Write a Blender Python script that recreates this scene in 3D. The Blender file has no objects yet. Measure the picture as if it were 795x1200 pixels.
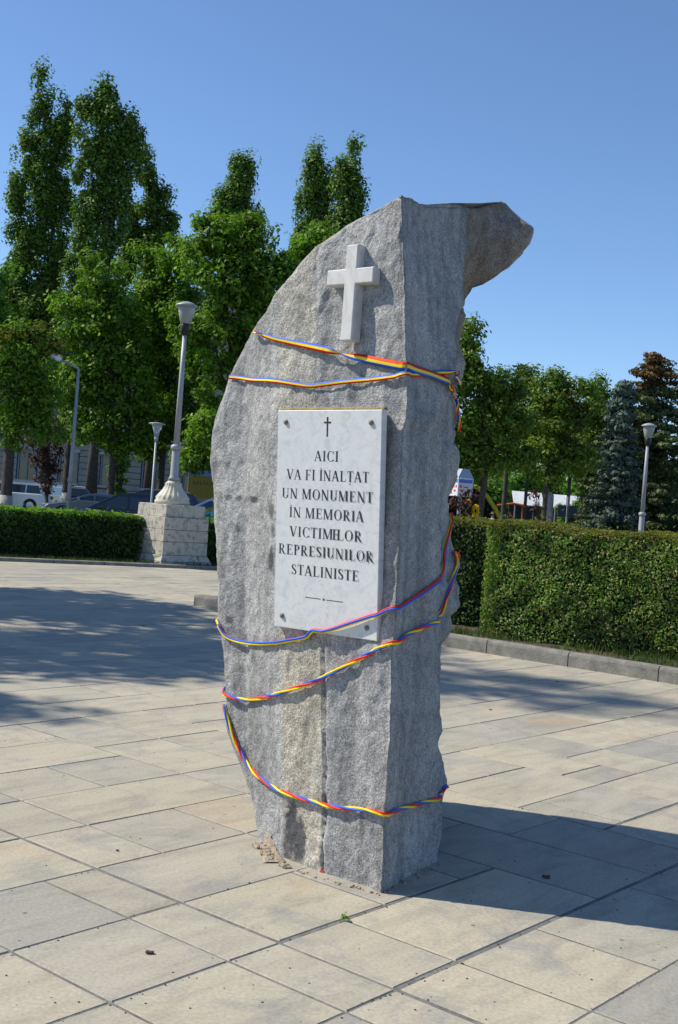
import bpy, bmesh, math, random
import numpy as np
from mathutils import Vector, Matrix, noise
from mathutils.bvhtree import BVHTree
R = math.radians
PI = math.pi
sc = bpy.context.scene
col = sc.collection
# ------------------------------------------------------------------ camera
F, PITCH, ROLL, GRID = 1382.81, R(-0.35), 0.0752896, 0.874297
CAM = Vector((0, 0, 1.5))
FW = Vector((0, math.cos(PITCH), math.sin(PITCH)))
R0 = Vector((1, 0, 0)); U0 = R0.cross(FW)
RT = math.cos(ROLL) * R0 + math.sin(ROLL) * U0
UP = -math.sin(ROLL) * R0 + math.cos(ROLL) * U0
cd = bpy.data.cameras.new('camera'); cam = bpy.data.objects.new('camera', cd); col.objects.link(cam)
cam.matrix_world = Matrix(((RT.x, UP.x, -FW.x, 0), (RT.y, UP.y, -FW.y, 0), (RT.z, UP.z, -FW.z, 1.5), (0, 0, 0, 1)))
cd.sensor_fit = 'VERTICAL'; cd.sensor_height = 36; cd.sensor_width = 24; cd.lens = 36 * F / 1200
cd.clip_start = 0.1; cd.clip_end = 3000
sc.camera = cam
sc.render.resolution_x = 678; sc.render.resolution_y = 1024
# ------------------------------------------------------------------ light
SUN_EL = R(45)
SDIR = Vector((math.cos(R(-10)), math.sin(R(-10)), 0)) * math.cos(SUN_EL) + Vector((0, 0, -math.sin(SUN_EL)))   # the way sunlight travels
world = bpy.data.worlds.new('World'); sc.world = world; world.use_nodes = True
wn = world.node_tree; bg = wn.nodes['Background']
sky = wn.nodes.new('ShaderNodeTexSky'); sky.sky_type = 'NISHITA'; sky.sun_disc = False
sky.sun_elevation = SUN_EL; sky.sun_rotation = math.atan2(-SDIR.x, -SDIR.y)
sky.altitude = 1200; sky.air_density = 1.0; sky.dust_density = 0.1; sky.ozone_density = 6.0
wn.links.new(sky.outputs[0], bg.inputs[0]); bg.inputs[1].default_value = 0.142
ld = bpy.data.lights.new('sun', 'SUN'); ld.energy = 5.0; ld.angle = R(0.55); ld.color = (1.0, 0.93, 0.80)
sun = bpy.data.objects.new('sun', ld); col.objects.link(sun)
sun.rotation_euler = SDIR.to_track_quat('-Z', 'Y').to_euler()
sc.view_settings.view_transform = 'Standard'; sc.view_settings.look = 'None'
sc.view_settings.exposure = 0.19; sc.view_settings.gamma = 1.0
sc.render.engine = 'CYCLES'

# ------------------------------------------------------------------ pixel of the 795x1200 photograph -> point of the place
def ray(x, y): return FW * F + RT * (x - 397.5) - UP * (y - 600)
def G(x, y, z=0.0):
    d = ray(x, y); return CAM + d * ((z - 1.5) / d.z)
def P(x, y, Y):
    d = ray(x, y); return CAM + d * (Y / d.y)
def plane(x, y, n, off):
    d = ray(x, y); return CAM + d * ((off - n.dot(CAM)) / n.dot(d))
EA = Vector((math.cos(GRID), math.sin(GRID), 0)); EB = Vector((-math.sin(GRID), math.cos(GRID), 0))

# ------------------------------------------------------------------ materials
def mat(name, base=(.5, .5, .5), rough=.7, metal=0.0, spec=.4):
    m = bpy.data.materials.new(name); m.use_nodes = True
    b = m.node_tree.nodes['Principled BSDF']
    b.inputs['Base Color'].default_value = (*base, 1); b.inputs['Roughness'].default_value = rough
    b.inputs['Metallic'].default_value = metal; b.inputs['Specular IOR Level'].default_value = spec
    return m
class NT:
    def __init__(s, m): s.t = m.node_tree; s.b = s.t.nodes['Principled BSDF']; s.co = s.n('ShaderNodeTexCoord')
    def n(s, t, **k):
        o = s.t.nodes.new(t)
        for a, v in k.items(): setattr(o, a, v)
        return o
    def l(s, a, b): s.t.links.new(a, b)
    def noise(s, scale, detail=4, rough=.55, src='Object', dist=0, vec=None):
        o = s.n('ShaderNodeTexNoise'); o.inputs['Scale'].default_value = scale; o.inputs['Detail'].default_value = detail
        o.inputs['Roughness'].default_value = rough; o.inputs['Distortion'].default_value = dist
        s.l(vec if vec is not None else s.co.outputs[src], o.inputs['Vector']); return o.outputs['Fac']
    def voro(s, scale, src='Object', out='Distance', vec=None, feat='F1'):
        o = s.n('ShaderNodeTexVoronoi', feature=feat); o.inputs['Scale'].default_value = scale
        s.l(vec if vec is not None else s.co.outputs[src], o.inputs['Vector']); return o.outputs[out]
    def ramp(s, fac, stops):
        o = s.n('ShaderNodeValToRGB'); e = o.color_ramp.elements
        while len(e) < len(stops): e.new(.5)
        for i, (p, c) in enumerate(stops):
            e[i].position = p; e[i].color = (*c, 1) if isinstance(c, tuple) else (c, c, c, 1)
        s.l(fac, o.inputs[0]); return o.outputs[0]
    def mix(s, f, a, b, mode='MIX'):
        o = s.n('ShaderNodeMix', data_type='RGBA', blend_type=mode)
        for i, v in ((0, f), (6, a), (7, b)):
            if isinstance(v, (int, float)): o.inputs[i].default_value = v
            elif isinstance(v, tuple): o.inputs[i].default_value = (*v, 1)
            else: s.l(v, o.inputs[i])
        return o.outputs[2]
    def math(s, op, a, b=0.0):
        o = s.n('ShaderNodeMath', operation=op)
        for i, v in enumerate((a, b)):
            if isinstance(v, (int, float)): o.inputs[i].default_value = v
            else: s.l(v, o.inputs[i])
        return o.outputs[0]
    def bump(s, h, strength=.5, dist=.01, nrm=None):
        o = s.n('ShaderNodeBump'); o.inputs['Strength'].default_value = strength; o.inputs['Distance'].default_value = dist
        s.l(h, o.inputs['Height'])
        if nrm is not None: s.l(nrm, o.inputs['Normal'])
        return o.outputs[0]
    def color(s, c): s.l(c, s.b.inputs['Base Color'])
    def normal(s, c): s.l(c, s.b.inputs['Normal'])
    def attr(s, name): o = s.n('ShaderNodeAttribute', attribute_name=name); return o.outputs['Fac']

def rough_mat(name, c1, c2, scale=6, rough=.85, bump=.4, bd=.004, fine=60, spec=.3):
    m = mat(name, c1, rough, 0, spec); t = NT(m)
    f = t.noise(scale, 6, .6); g = t.noise(fine, 3, .6)
    c = t.ramp(f, [(.3, c1), (.7, c2)])
    k = t.ramp(g, [(.3, .78), (.7, 1.12)])
    t.color(t.mix(1.0, c, k, 'MULTIPLY')); t.normal(t.bump(g, bump, bd)); return m

# granite
GRAN = mat('granite', (.3, .3, .3), .82, 0, .35); t = NT(GRAN)
big = t.noise(2.2, 5, .6); fine = t.noise(120, 2, .6); v = t.voro(170, out='Distance'); mid = t.noise(22, 5, .65)
gr = t.ramp(big, [(.3, (.29, .292, .295)), (.52, (.37, .37, .365)), (.72, (.48, .475, .46))])
band = t.mix(t.noise(30, 4, .6), (.42, .385, .31), (.54, .50, .41))
gr = t.mix(t.math('MULTIPLY', t.attr('band'), t.math('MULTIPLY', t.ramp(t.noise(5, 4, .6), [(.3, .5), (.6, 1.0)]), .85)), gr, band)
brn = t.mix(t.noise(14, 4, .6), (.20, .165, .13), (.30, .25, .205))
gr = t.mix(t.math('MULTIPLY', t.attr('warm'), .85), gr, brn)
spk = t.ramp(fine, [(.34, .66), (.5, 1.0), (.64, 1.30)])
gr = t.mix(1.0, gr, spk, 'MULTIPLY')
gr = t.mix(1.0, gr, t.ramp(mid, [(.32, .72), (.62, 1.12)]), 'MULTIPLY')
xyz = t.n('ShaderNodeMapping'); xyz.inputs['Scale'].default_value = (11, 11, .9); t.l(t.co.outputs['Object'], xyz.inputs[0])
gr = t.mix(1.0, gr, t.ramp(t.noise(1.0, 4, .6, vec=xyz.outputs[0]), [(.36, .76), (.58, 1.08)]), 'MULTIPLY')
gr = t.mix(t.ramp(t.noise(9, 3, .5), [(.70, 0.0), (.78, .75)]), gr, (.10, .10, .10))
gr = t.mix(t.attr('stain_shade'), gr, t.mix(t.noise(40, 3), (.045, .045, .05), (.13, .13, .14)))
t.color(gr)
h = t.math('ADD', t.math('MULTIPLY', t.noise(38, 6, .72), 1.0), t.math('MULTIPLY', t.noise(160, 2, .5), .35))
t.normal(t.bump(h, .95, .015))

# paving slabs
SLAB = mat('slab_stone', (.4, .38, .33), .75, 0, .3); t = NT(SLAB)
oi = t.n('ShaderNodeObjectInfo'); at_ = t.n('ShaderNodeAttribute', attribute_name='tone')
rnd = t.math('FRACT', t.math('ADD', oi.outputs['Random'], at_.outputs['Fac']))
geo = t.n('ShaderNodeNewGeometry')
pos = geo.outputs['Position']
wv = t.n('ShaderNodeMapping'); wv.inputs['Scale'].default_value = (1, 1, 1); wv.inputs['Rotation'].default_value = (0, 0, -GRID)
t.l(pos, wv.inputs[0])
off = t.n('ShaderNodeVectorMath', operation='ADD'); t.l(wv.outputs[0], off.inputs[0]); cmb = t.n('ShaderNodeCombineXYZ'); t.l(t.math('MULTIPLY', rnd, 37.0), cmb.inputs[2]); t.l(cmb.outputs[0], off.inputs[1])
str_ = t.n('ShaderNodeMapping'); str_.inputs['Scale'].default_value = (1.4, 6, 1); t.l(off.outputs[0], str_.inputs[0])
base = t.ramp(rnd, [(0, (.345, .318, .255)), (.25, (.435, .395, .300)), (.5, (.375, .348, .288)), (.75, (.465, .415, .308)), (1, (.325, .308, .265))])
m1 = t.noise(1.3, 6, .65, vec=str_.outputs[0], dist=.6)
base = t.mix(1.0, base, t.ramp(m1, [(.28, .76), (.5, 1.0), (.72, 1.12)]), 'MULTIPLY')
gy = t.noise(2.6, 5, .7, vec=off.outputs[0], dist=.8)
base = t.mix(t.ramp(gy, [(.50, 0.0), (.68, .62)]), base, (.24, .245, .24))
og = t.noise(.9, 4, .6, vec=off.outputs[0], dist=.5)
base = t.mix(t.ramp(og, [(.60, 0.0), (.74, .40)]), base, (.50, .33, .18))
fn = t.noise(70, 4, .65, vec=pos)
base = t.mix(1.0, base, t.ramp(fn, [(.3, .80), (.7, 1.12)]), 'MULTIPLY')
sp = t.voro(5.5, vec=pos); base = t.mix(t.ramp(sp, [(.025, .8), (.06, 0.0)]), base, (.09, .085, .075))
sp2 = t.voro(2.3, vec=off.outputs[0]); base = t.mix(t.ramp(sp2, [(.018, .65), (.04, 0.0)]), base, (.33, .13, .05))
t.color(base); t.normal(t.bump(t.math('ADD', fn, t.math('MULTIPLY', t.noise(7, 5, .6, vec=pos), 2.0)), .35, .003))
MORT = rough_mat('joint_mortar', (.11, .108, .10), (.24, .232, .21), 8, .95, .7, .006, 50)
CONC = rough_mat('kerb_concrete', (.15, .145, .13), (.29, .275, .24), 9, .92, .9, .008, 70)
LIME = mat('pedestal_limestone', (.5, .47, .4), .85, 0, .3); t = NT(LIME)
c = t.mix(t.noise(3, 6, .65), (.42, .39, .32), (.62, .59, .51)); c = t.mix(t.ramp(t.noise(9, 4, .7), [(.50, 0.0), (.62, .7)]), c, (.20, .18, .15))
c = t.mix(1.0, c, t.ramp(t.noise(60, 3), [(.3, .8), (.7, 1.1)]), 'MULTIPLY'); t.color(c); t.normal(t.bump(t.noise(25, 6, .7), .7, .02))
MARB = mat('white_marble', (.75, .75, .73), .38, 0, .5); t = NT(MARB)
mp = t.n('ShaderNodeMapping'); mp.inputs['Scale'].default_value = (6, 6, 1.4); t.l(t.co.outputs['Object'], mp.inputs[0])
c = t.ramp(t.noise(3.0, 7, .7, vec=mp.outputs[0], dist=1.6), [(.28, (.50, .52, .54)), (.5, (.66, .67, .66)), (.75, (.72, .72, .70))])
c = t.mix(t.ramp(t.noise(26, 5, .75), [(.64, 0.0), (.72, .45)]), c, (.36, .34, .30)); t.color(c)
CROSSM = mat('cream_marble', (.72, .70, .66), .45, 0, .5); t = NT(CROSSM); t.color(t.mix(1.0, t.mix(t.noise(7, 5, .6), (.60, .58, .54), (.74, .72, .69)), t.ramp(t.noise(3, 6, .7, dist=2), [(.42, 1.0), (.5, .86), (.58, 1.0)]), 'MULTIPLY'))
INK = mat('black_paint', (.025, .027, .03), .6)
BOLT = rough_mat('rusty_steel', (.16, .14, .13), (.30, .22, .18), 60, .5, .3, .001, 200)
PALEMORT = rough_mat('pale_mortar', (.30, .24, .175), (.44, .37, .29), 14, .95, .9, .012, 60)
OCHRE = rough_mat('ochre_mortar', (.26, .19, .09), (.40, .30, .15), 30, .95, .8, .006, 90)
def cloth(name, c):
    return mat(name, c, .6, 0, .25)
RED, YEL, BLU = cloth('red_satin', (.80, .035, .015)), cloth('yellow_satin', (.92, .68, .01)), cloth('blue_satin', (.025, .13, .62))
METAL = rough_mat('grey_pole_paint', (.30, .31, .33), (.38, .39, .41), 4, .45, .1, .001, 40, .5)
PALEP = rough_mat('cream_base_paint', (.50, .47, .37), (.60, .56, .45), 5, .6, .2, .003, 30, .4)
BLK = mat('black_metal', (.02, .02, .022), .4)
FROST = mat('frosted_lamp_glass', (.46, .46, .42), .35); FROST.node_tree.nodes['Principled BSDF'].inputs['Transmission Weight'].default_value = .35
GLASS = mat('dark_glass', (.03, .045, .055), .06, 0, .8)
TYRE = mat('tyre_rubber', (.02, .02, .02), .85); RIM = mat('alloy_rim', (.55, .56, .58), .3, .8)
REDL = mat('red_lens', (.35, .01, .01), .2); CHROME = mat('plastic_trim', (.04, .04, .045), .5)
BARK = rough_mat('tree_bark', (.050, .042, .035), (.115, .098, .08), 7, .95, 1.0, .03, 30)
WHITEWASH = rough_mat('limewashed_bark', (.30, .29, .27), (.42, .41, .38), 7, .95, .8, .02, 30)
STEM = rough_mat('hedge_stems', (.05, .038, .025), (.10, .08, .055), 12, .95, .6, .01, 60)
SOIL = rough_mat('dry_soil', (.07, .055, .04), (.13, .105, .075), 3, .98, .8, .02, 40)
GRASSG = rough_mat('lawn_ground', (.045, .085, .018), (.08, .13, .03), 1.5, .95, .8, .02, 40)
ASPH = rough_mat('asphalt', (.05, .05, .05), (.07, .068, .065), 2, .9, .3, .004, 90)

def leaf_mat(name, cols, trans=.35, rough=.62):
    m = mat(name, cols[0], rough, 0, .22); t = NT(m)
    g = t.n('ShaderNodeNewGeometry'); n_ = len(cols)
    c = t.ramp(g.outputs['Random Per Island'], [(i / (n_ - 1), k) for i, k in enumerate(cols)])
    n2 = t.noise(.9, 3, .6, src='Object'); c = t.mix(1.0, c, t.ramp(n2, [(.32, .62), (.68, 1.35)]), 'MULTIPLY')
    t.color(c)
    tr = t.n('ShaderNodeBsdfTranslucent'); mc = t.mix(1.0, c, (1.5, 1.7, .6), 'MULTIPLY'); t.l(mc, tr.inputs[0])
    mx = t.n('ShaderNodeMixShader'); mx.inputs[0].default_value = trans
    out = t.t.nodes['Material Output']; t.l(t.b.outputs[0], mx.inputs[1]); t.l(tr.outputs[0], mx.inputs[2]); t.l(mx.outputs[0], out.inputs[0])
    return m
L_MAPLE = leaf_mat('maple_leaves', [(0.081, 0.156, 0.015), (0.125, 0.231, 0.022), (0.100, 0.188, 0.020), (0.200, 0.325, 0.033)])
L_POP = leaf_mat('poplar_leaves', [(0.069, 0.127, 0.018), (0.109, 0.196, 0.030), (0.086, 0.161, 0.025), (0.161, 0.253, 0.041)], .25)
L_OAK = leaf_mat('broad_leaves', [(0.072, 0.126, 0.017), (0.120, 0.198, 0.024), (0.090, 0.156, 0.020), (0.204, 0.264, 0.042)], .3)
L_YEL = leaf_mat('yellowing_leaves', [(.05, .11, .015), (.10, .15, .02), (.20, .15, .02), (.065, .12, .018), (.24, .11, .02)])
L_LITE = leaf_mat('light_leaves', [(.09, .19, .022), (.14, .26, .040), (.11, .22, .028)], .4)
L_PURP = leaf_mat('purple_leaves', [(.045, .018, .020), (.085, .030, .028), (.06, .03, .028), (.12, .07, .055)], .25)
L_SPR = leaf_mat('spruce_needles', [(.050, .080, .034), (.085, .12, .045), (.12, .135, .052)], .1)
L_BLUE = leaf_mat('blue_spruce_needles', [(.055, .090, .070), (.095, .135, .112), (.06, .095, .055)], .1)
L_BRN = leaf_mat('brown_needles', [(.11, .065, .025), (.16, .10, .035), (.07, .06, .025)], .1)
L_HEDGE = leaf_mat('hedge_leaves', [(0.062, 0.146, 0.022), (0.106, 0.230, 0.034), (0.134, 0.269, 0.040), (0.202, 0.246, 0.058), (0.291, 0.258, 0.101), (0.073, 0.179, 0.027)], .3, .45)
L_HTOP = leaf_mat('hedge_top_leaves', [(.09, .14, .025), (.15, .17, .035), (.19, .13, .04), (.07, .14, .03)], .35)  # leaf tone for the tops of the hedges
L_HSHADE = leaf_mat('shaded_hedge_leaves', [(.025, .05, .012), (.04, .08, .015), (.05, .10, .018)], .2)  # hedge leaves with the shade put into their colour
L_GRASS = leaf_mat('grass_blades', [(.04, .075, .018), (.06, .10, .025), (.09, .10, .04)], .35)

# ------------------------------------------------------------------ object helpers
def tag(o, label=None, cat=None, group=None, kind=None):
    for k, v in (('label', label), ('category', cat), ('group', group), ('kind', kind)):
        if v: o[k] = v
    return o
def empty(name, loc, rz=0):
    o = bpy.data.objects.new(name, None); col.objects.link(o); o.location = loc; o.rotation_euler = (0, 0, rz); o.empty_display_size = .2; return o
def link(name, me, mats, parent=None, smooth=False):
    o = bpy.data.objects.new(name, me); col.objects.link(o)
    if not isinstance(mats, (list, tuple)): mats = [mats]
    if not me.materials:
        for m in mats: me.materials.append(m)
    if smooth: me.polygons.foreach_set('use_smooth', [True] * len(me.polygons))
    if parent: o.parent = parent
    return o
class MB:
    def __init__(s): s.v = []; s.f = []; s.mi = []; s.m = 0
    def face(s, pts, m=None):
        i = len(s.v); s.v += [tuple(p) for p in pts]; s.f.append(tuple(range(i, i + len(pts)))); s.mi.append(s.m if m is None else m)
    def box(s, lo, hi, bev=0.0, M=None):
        x0, y0, z0 = lo; x1, y1, z1 = hi; b = bev
        if b:
            ring = lambda x0, y0, x1, y1, z: [(x0, y0, z), (x1, y0, z), (x1, y1, z), (x0, y1, z)]
            L = [ring(x0 + b, y0 + b, x1 - b, y1 - b, z0), ring(x0, y0, x1, y1, z0 + b), ring(x0, y0, x1, y1, z1 - b), ring(x0 + b, y0 + b, x1 - b, y1 - b, z1)]
        else:
            L = [[(x0, y0, z), (x1, y0, z), (x1, y1, z), (x0, y1, z)] for z in (z0, z1)]
        s.loft(L, M=M)
    def loft(s, L, cap=True, closed=True, M=None):
        i0 = len(s.v); n = len(L[0])
        for r in L:
            for p in r: s.v.append(tuple(M @ Vector(p)) if M else tuple(p))
        for k in range(len(L) - 1):
            for j in range(n if closed else n - 1):
                a = i0 + k * n + j; b = i0 + k * n + (j + 1) % n
                s.f.append((a, b, b + n, a + n)); s.mi.append(s.m)
        if cap:
            s.f.append(tuple(i0 + j for j in reversed(range(n)))); s.mi.append(s.m)
            s.f.append(tuple(i0 + (len(L) - 1) * n + j for j in range(n))); s.mi.append(s.m)
    def lathe(s, prof, n=20, c=(0, 0), rf=None, M=None):
        s.loft([[(c[0] + r * (rf(2 * PI * j / n, z) if rf else 1) * math.cos(2 * PI * j / n), c[1] + r * (rf(2 * PI * j / n, z) if rf else 1) * math.sin(2 * PI * j / n), z) for j in range(n)] for r, z in prof], M=M)
    def tube(s, pts, rad, n=7):
        pts = [Vector(p) for p in pts]; L = []; ref = None
        for i, p in enumerate(pts):
            d = (pts[min(i + 1, len(pts) - 1)] - pts[max(i - 1, 0)]).normalized()
            if ref is None: ref = d.orthogonal().normalized()
            ref = (ref - d * ref.dot(d)).normalized(); b = d.cross(ref)
            r = rad[i] if isinstance(rad, (list, tuple)) else rad
            L.append([p + (ref * math.cos(2 * PI * j / n) + b * math.sin(2 * PI * j / n)) * r for j in range(n)])
        s.loft(L)
    def mesh(s, name):
        me = bpy.data.meshes.new(name); me.from_pydata(s.v, [], s.f); me.polygons.foreach_set('material_index', s.mi); me.update(); return me
    def build(s, name, mats, parent=None, smooth=False): return link(name, s.mesh(name), mats, parent, smooth)
def qmesh(name, V, quads):
    me = bpy.data.meshes.new(name); V = np.asarray(V, np.float32); n = len(V); q = len(quads)
    me.vertices.add(n); me.vertices.foreach_set('co', V.ravel())
    me.loops.add(q * 4); me.loops.foreach_set('vertex_index', np.asarray(quads, np.int32).ravel())
    me.polygons.add(q); me.polygons.foreach_set('loop_start', np.arange(0, q * 4, 4, dtype=np.int32)); me.polygons.foreach_set('loop_total', np.full(q, 4, np.int32))
    me.update(calc_edges=True); me.validate(); return me
def leaf_mesh(name, pos, nrm, size, rng, aspect=.62):
    """a rhombic, slightly folded leaf for each point"""
    n = len(pos); nrm = nrm / (np.linalg.norm(nrm, axis=1, keepdims=True) + 1e-9)
    a = rng.normal(size=(n, 3)); a -= nrm * (a * nrm).sum(1, keepdims=True); a /= np.linalg.norm(a, axis=1, keepdims=True) + 1e-9
    b = np.cross(nrm, a); s = (size * rng.uniform(.4, 1.5, n))[:, None] if np.isscalar(size) else size[:, None]
    V = np.empty((n, 4, 3)); V[:, 0] = pos - a * s * .55; V[:, 1] = pos + b * s * aspect * .5 + nrm * s * .08; V[:, 2] = pos + a * s * .55; V[:, 3] = pos - b * s * aspect * .5 + nrm * s * .08
    return qmesh(name, V.reshape(-1, 3), np.arange(n * 4).reshape(n, 4))

# ================================================================== THE SETTING: ground, plaza, kerbs
def sheet(name, pts, z, m, label=None):
    b = MB(); b.face([(x, y, z) for x, y in pts]); o = b.build(name, m); o['kind'] = 'structure'; return o
sheet('ground', [(-900, -300), (900, -300), (900, 1500), (-900, 1500)], -.09, GRASSG)
plaza = sheet('plaza_bed', [(-60, -30), (60, -30), (60, 40), (-60, 40)], -.0030, MORT)
rng = random.Random(4)
A0 = [2.28 - .247 * 30 + .247 * i for i in range(30)] + [2.28, 2.52, 2.765, 3.01, 3.36, 3.61, 3.86, 4.12, 4.37, 4.62, 4.87, 5.12, 5.37, 5.60, 5.86, 6.06, 6.28, 6.53, 6.78, 7.03, 7.29, 7.59, 7.91, 8.18]
while A0[-1] < 30: A0.append(A0[-1] + .2475)
B0 = [2.14 + .2475 * i for i in range(-30, 110)]
ia = lambda a: min(range(len(A0)), key=lambda i: abs(A0[i] - a)); ib = lambda b: min(range(len(B0)), key=lambda i: abs(B0[i] - b))
K0, K1 = G(0, 657.5), G(240, 667.3); KD = (K1 - K0).normalized(); KN = Vector((-KD.y, KD.x, 0))      # far kerb line
def inside(c):   # within the paved square
    a = c.dot(EA); b = c.dot(EB)
    if (c - K0).dot(KN) > .3: return False
    if a > 11.15 and b < 11.75: return False
    if a > 19.0: return False
    return True
near = [(3.01, 3.61, 3.36, 4.12), (3.36, 3.61, 3.86, 4.12), (2.76, 3.12, 3.01, 3.61), (2.28, 3.12, 2.76, 3.61), (2.28, 2.63, 2.76, 3.12), (2.76, 2.63, 3.01, 3.12), (3.01, 3.12, 3.86, 3.61),
        (3.01, 2.63, 3.61, 3.12), (2.76, 2.14, 3.01, 2.63), (3.01, 2.14, 3.36, 2.63), (3.36, 2.14, 4.37, 2.63), (3.01, 1.64, 3.36, 2.14), (3.36, 1.64, 3.86, 2.14), (3.86, 1.64, 4.62, 2.14),
        (2.28, 2.14, 2.76, 2.63), (3.01, 1.15, 3.36, 1.64), (3.36, 1.15, 4.12, 1.64), (4.37, 2.14, 4.87, 3.12), (4.87, 2.14, 5.37, 2.88), (4.87, 2.88, 5.37, 3.61), (5.37, 2.14, 6.28, 2.63), (5.37, 2.63, 5.6, 3.12),
        (5.6, 2.63, 6.28, 3.12), (5.37, 3.12, 6.28, 3.61), (3.86, 3.61, 4.37, 4.12), (3.01, 4.12, 3.36, 4.62), (3.36, 4.12, 4.37, 4.62), (3.86, 4.62, 4.37, 5.11), (3.36, 4.62, 3.86, 5.11), (3.36, 5.11, 4.37, 5.6),
        (4.37, 4.12, 4.87, 4.62), (4.37, 4.62, 4.87, 5.35), (4.37, 5.35, 4.87, 6.1), (4.87, 5.35, 5.37, 6.1), (4.87, 4.62, 5.37, 5.35), (4.62, 1.64, 5.12, 2.14), (6.28, 2.63, 6.78, 3.12), (6.78, 3.12, 7.29, 3.61), (6.28, 3.36, 6.78, 4.12), (7.29, 3.61, 7.91, 4.12), (7.29, 4.12, 8.18, 4.62)]
occ = {}; rects = []
def put(i0, j0, i1, j1):
    for i in range(i0, i1):
        for j in range(j0, j1): occ[(i, j)] = 1
    rects.append((i0, j0, i1, j1))
for a0, b0, a1, b1 in near:
    i0, j0, i1, j1 = ia(a0), ib(b0), ia(a1), ib(b1)
    if any((i, j) in occ for i in range(i0, i1) for j in range(j0, j1)): continue
    put(i0, j0, i1, j1)
def wanted(i, j):
    c = EA * ((A0[i] + A0[min(i + 1, len(A0) - 1)]) / 2) + EB * (B0[j] + .12)
    return 1.6 < c.y < 28 and abs(c.x) < .42 * c.y + 1.6 and inside(c)
for j in range(len(B0) - 6):
    for i in range(len(A0) - 6):
        if (i, j) in occ or not wanted(i, j): continue
        hh = 2 if j % 2 == 0 else rng.choice((1, 1, 2, 3)); ww = rng.choice((2, 2, 3, 3, 4, 4, 1, 5))
        if rng.random() < .12: hh, ww = 4, 2
        while any((i, j + q) in occ for q in range(hh)): hh -= 1
        w = 1
        while w < ww and not any((i + w, j + q) in occ for q in range(hh)): w += 1
        put(i, j, i + w, j + hh)
def inview(c):
    d = c - CAM; z = d.dot(FW)
    if z < .5: return False
    px = 397.5 + F * d.dot(RT) / z; py = 600 - F * d.dot(UP) / z
    return -15 < px < 810 and py < 1215
ents = []
for i0, j0, i1, j1 in rects:
    c = EA * ((A0[i0] + A0[i1]) / 2) + EB * ((B0[j0] + B0[j1]) / 2)
    ents.append((0 if inview(c) else 1, c.length, i0, j0, i1, j1))
ents.sort()
smesh = {}
def slab_pts(a0, b0, a1, b1, z, tl):
    e = .006
    top = lambda x, y: z + tl[0] * x + tl[1] * y
    return [[(x, y, -.019) for x, y in ((a0, b0), (a1, b0), (a1, b1), (a0, b1))], [(x, y, top(x, y) - e) for x, y in ((a0, b0), (a1, b0), (a1, b1), (a0, b1))],
            [(x, y, top(x, y)) for x, y in ((a0 + e * .7, b0 + e * .7), (a1 - e * .7, b0 + e * .7), (a1 - e * .7, b1 - e * .7), (a0 + e * .7, b1 - e * .7))]]
rest = MB(); tones = []
for k, (nv, dist, i0, j0, i1, j1) in enumerate(ents):
    wa, wb = A0[i1] - A0[i0], B0[j1] - B0[j0]
    # joints: mostly tight, some filled with a wide mortar strip
    g = [rng.uniform(.0014, .0030) for _ in range(4)]; g[3] += .004; g[1] += .001
    if rng.random() < .3 and dist > 3.3: g[0] = rng.choice((.004, .009))
    if rng.random() < .25 and dist > 3.3: g[3] = .008
    if abs(A0[i0] - 3.01) < .01 or j0 == ib(2.14) and A0[i0] > 2.9: g[0 if j0 == ib(2.14) else 3] = .016
    if j0 == ib(2.63) and A0[i0] > 2.9: g[0] = .016
    tilt = (rng.uniform(-.003, .003), rng.uniform(-.003, .003)); z = rng.uniform(-.002, .002)
    a0, b0, a1, b1 = -wa / 2 + g[3], -wb / 2 + g[0], wa / 2 - g[1], wb / 2 - g[2]
    c = EA * ((A0[i0] + A0[i1]) / 2) + EB * ((B0[j0] + B0[j1]) / 2)
    if k < 300 and nv == 0:
        key = (round(wa, 2), round(wb, 2), tuple(round(v, 2) for v in g), rng.randint(0, 1))
        if key not in smesh:
            b = MB(); b.loft(slab_pts(a0, b0, a1, b1, 0, tilt)); smesh[key] = b.mesh('slab')
        o = link('slab', smesh[key], SLAB, plaza); o.location = (c.x, c.y, z * .7); o.rotation_euler = (0, 0, GRID)
    else:
        i = len(rest.f); rest.loft(slab_pts(a0, b0, a1, b1, z * .7, tilt), M=Matrix.Translation(c) @ Matrix.Rotation(GRID, 4, 'Z')); tones += [rng.random()] * (len(rest.f) - i)
ro = rest.build('slabs', SLAB, plaza); ro['kind'] = 'stuff'
at = ro.data.attributes.new('tone', 'FLOAT', 'FACE'); at.data.foreach_set('value', tones)

def kerb(name, p0, d, inward, segs, w, h, skip=None):
    """concrete kerb stones laid end to end from p0 along d"""
    root = empty(name, p0); root['kind'] = 'structure'; s = 0.0; r = random.Random(9)
    for L in segs:
        b = MB(); n = 8; e = .022; prof = lambda j: [(0, -.06), (.0, h - e * 1.6), (e * .4, h - e * .5), (e * 1.4, h), (w - e, h), (w, h - e), (w, -.06)]
        Ls = []
        for i in range(n + 1):
            t_ = s + .006 + (L - .012) * i / n
            q = p0 + d * t_ ; pr = []
            for u, zz in prof(0):
                nz = noise.noise(Vector((t_ * 6, u * 9, zz * 9))) * .006 if zz > 0 else 0
                dd = d * t_ + inward * (u + nz); pr.append((dd.x, dd.y, zz + nz * .6))
            Ls.append(pr)
        b.loft(Ls); o = b.build('kerb_stone', CONC, root); s += L
    return root
ka = 10.99
kp = EA * ka + EB * 11.62
kerb('kerb', kp, -EB, EA, [.62, 1.05] + [1.0] * 13, .16, .15)
kerb('kerb_return', kp + EA * .166 - EB * .16, EA, -EB, [1.0] * 7, .16, .15)
kerb('far_kerb', K0 - KD * 10, KD, KN, [1.0] * 26, .15, .07)
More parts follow.
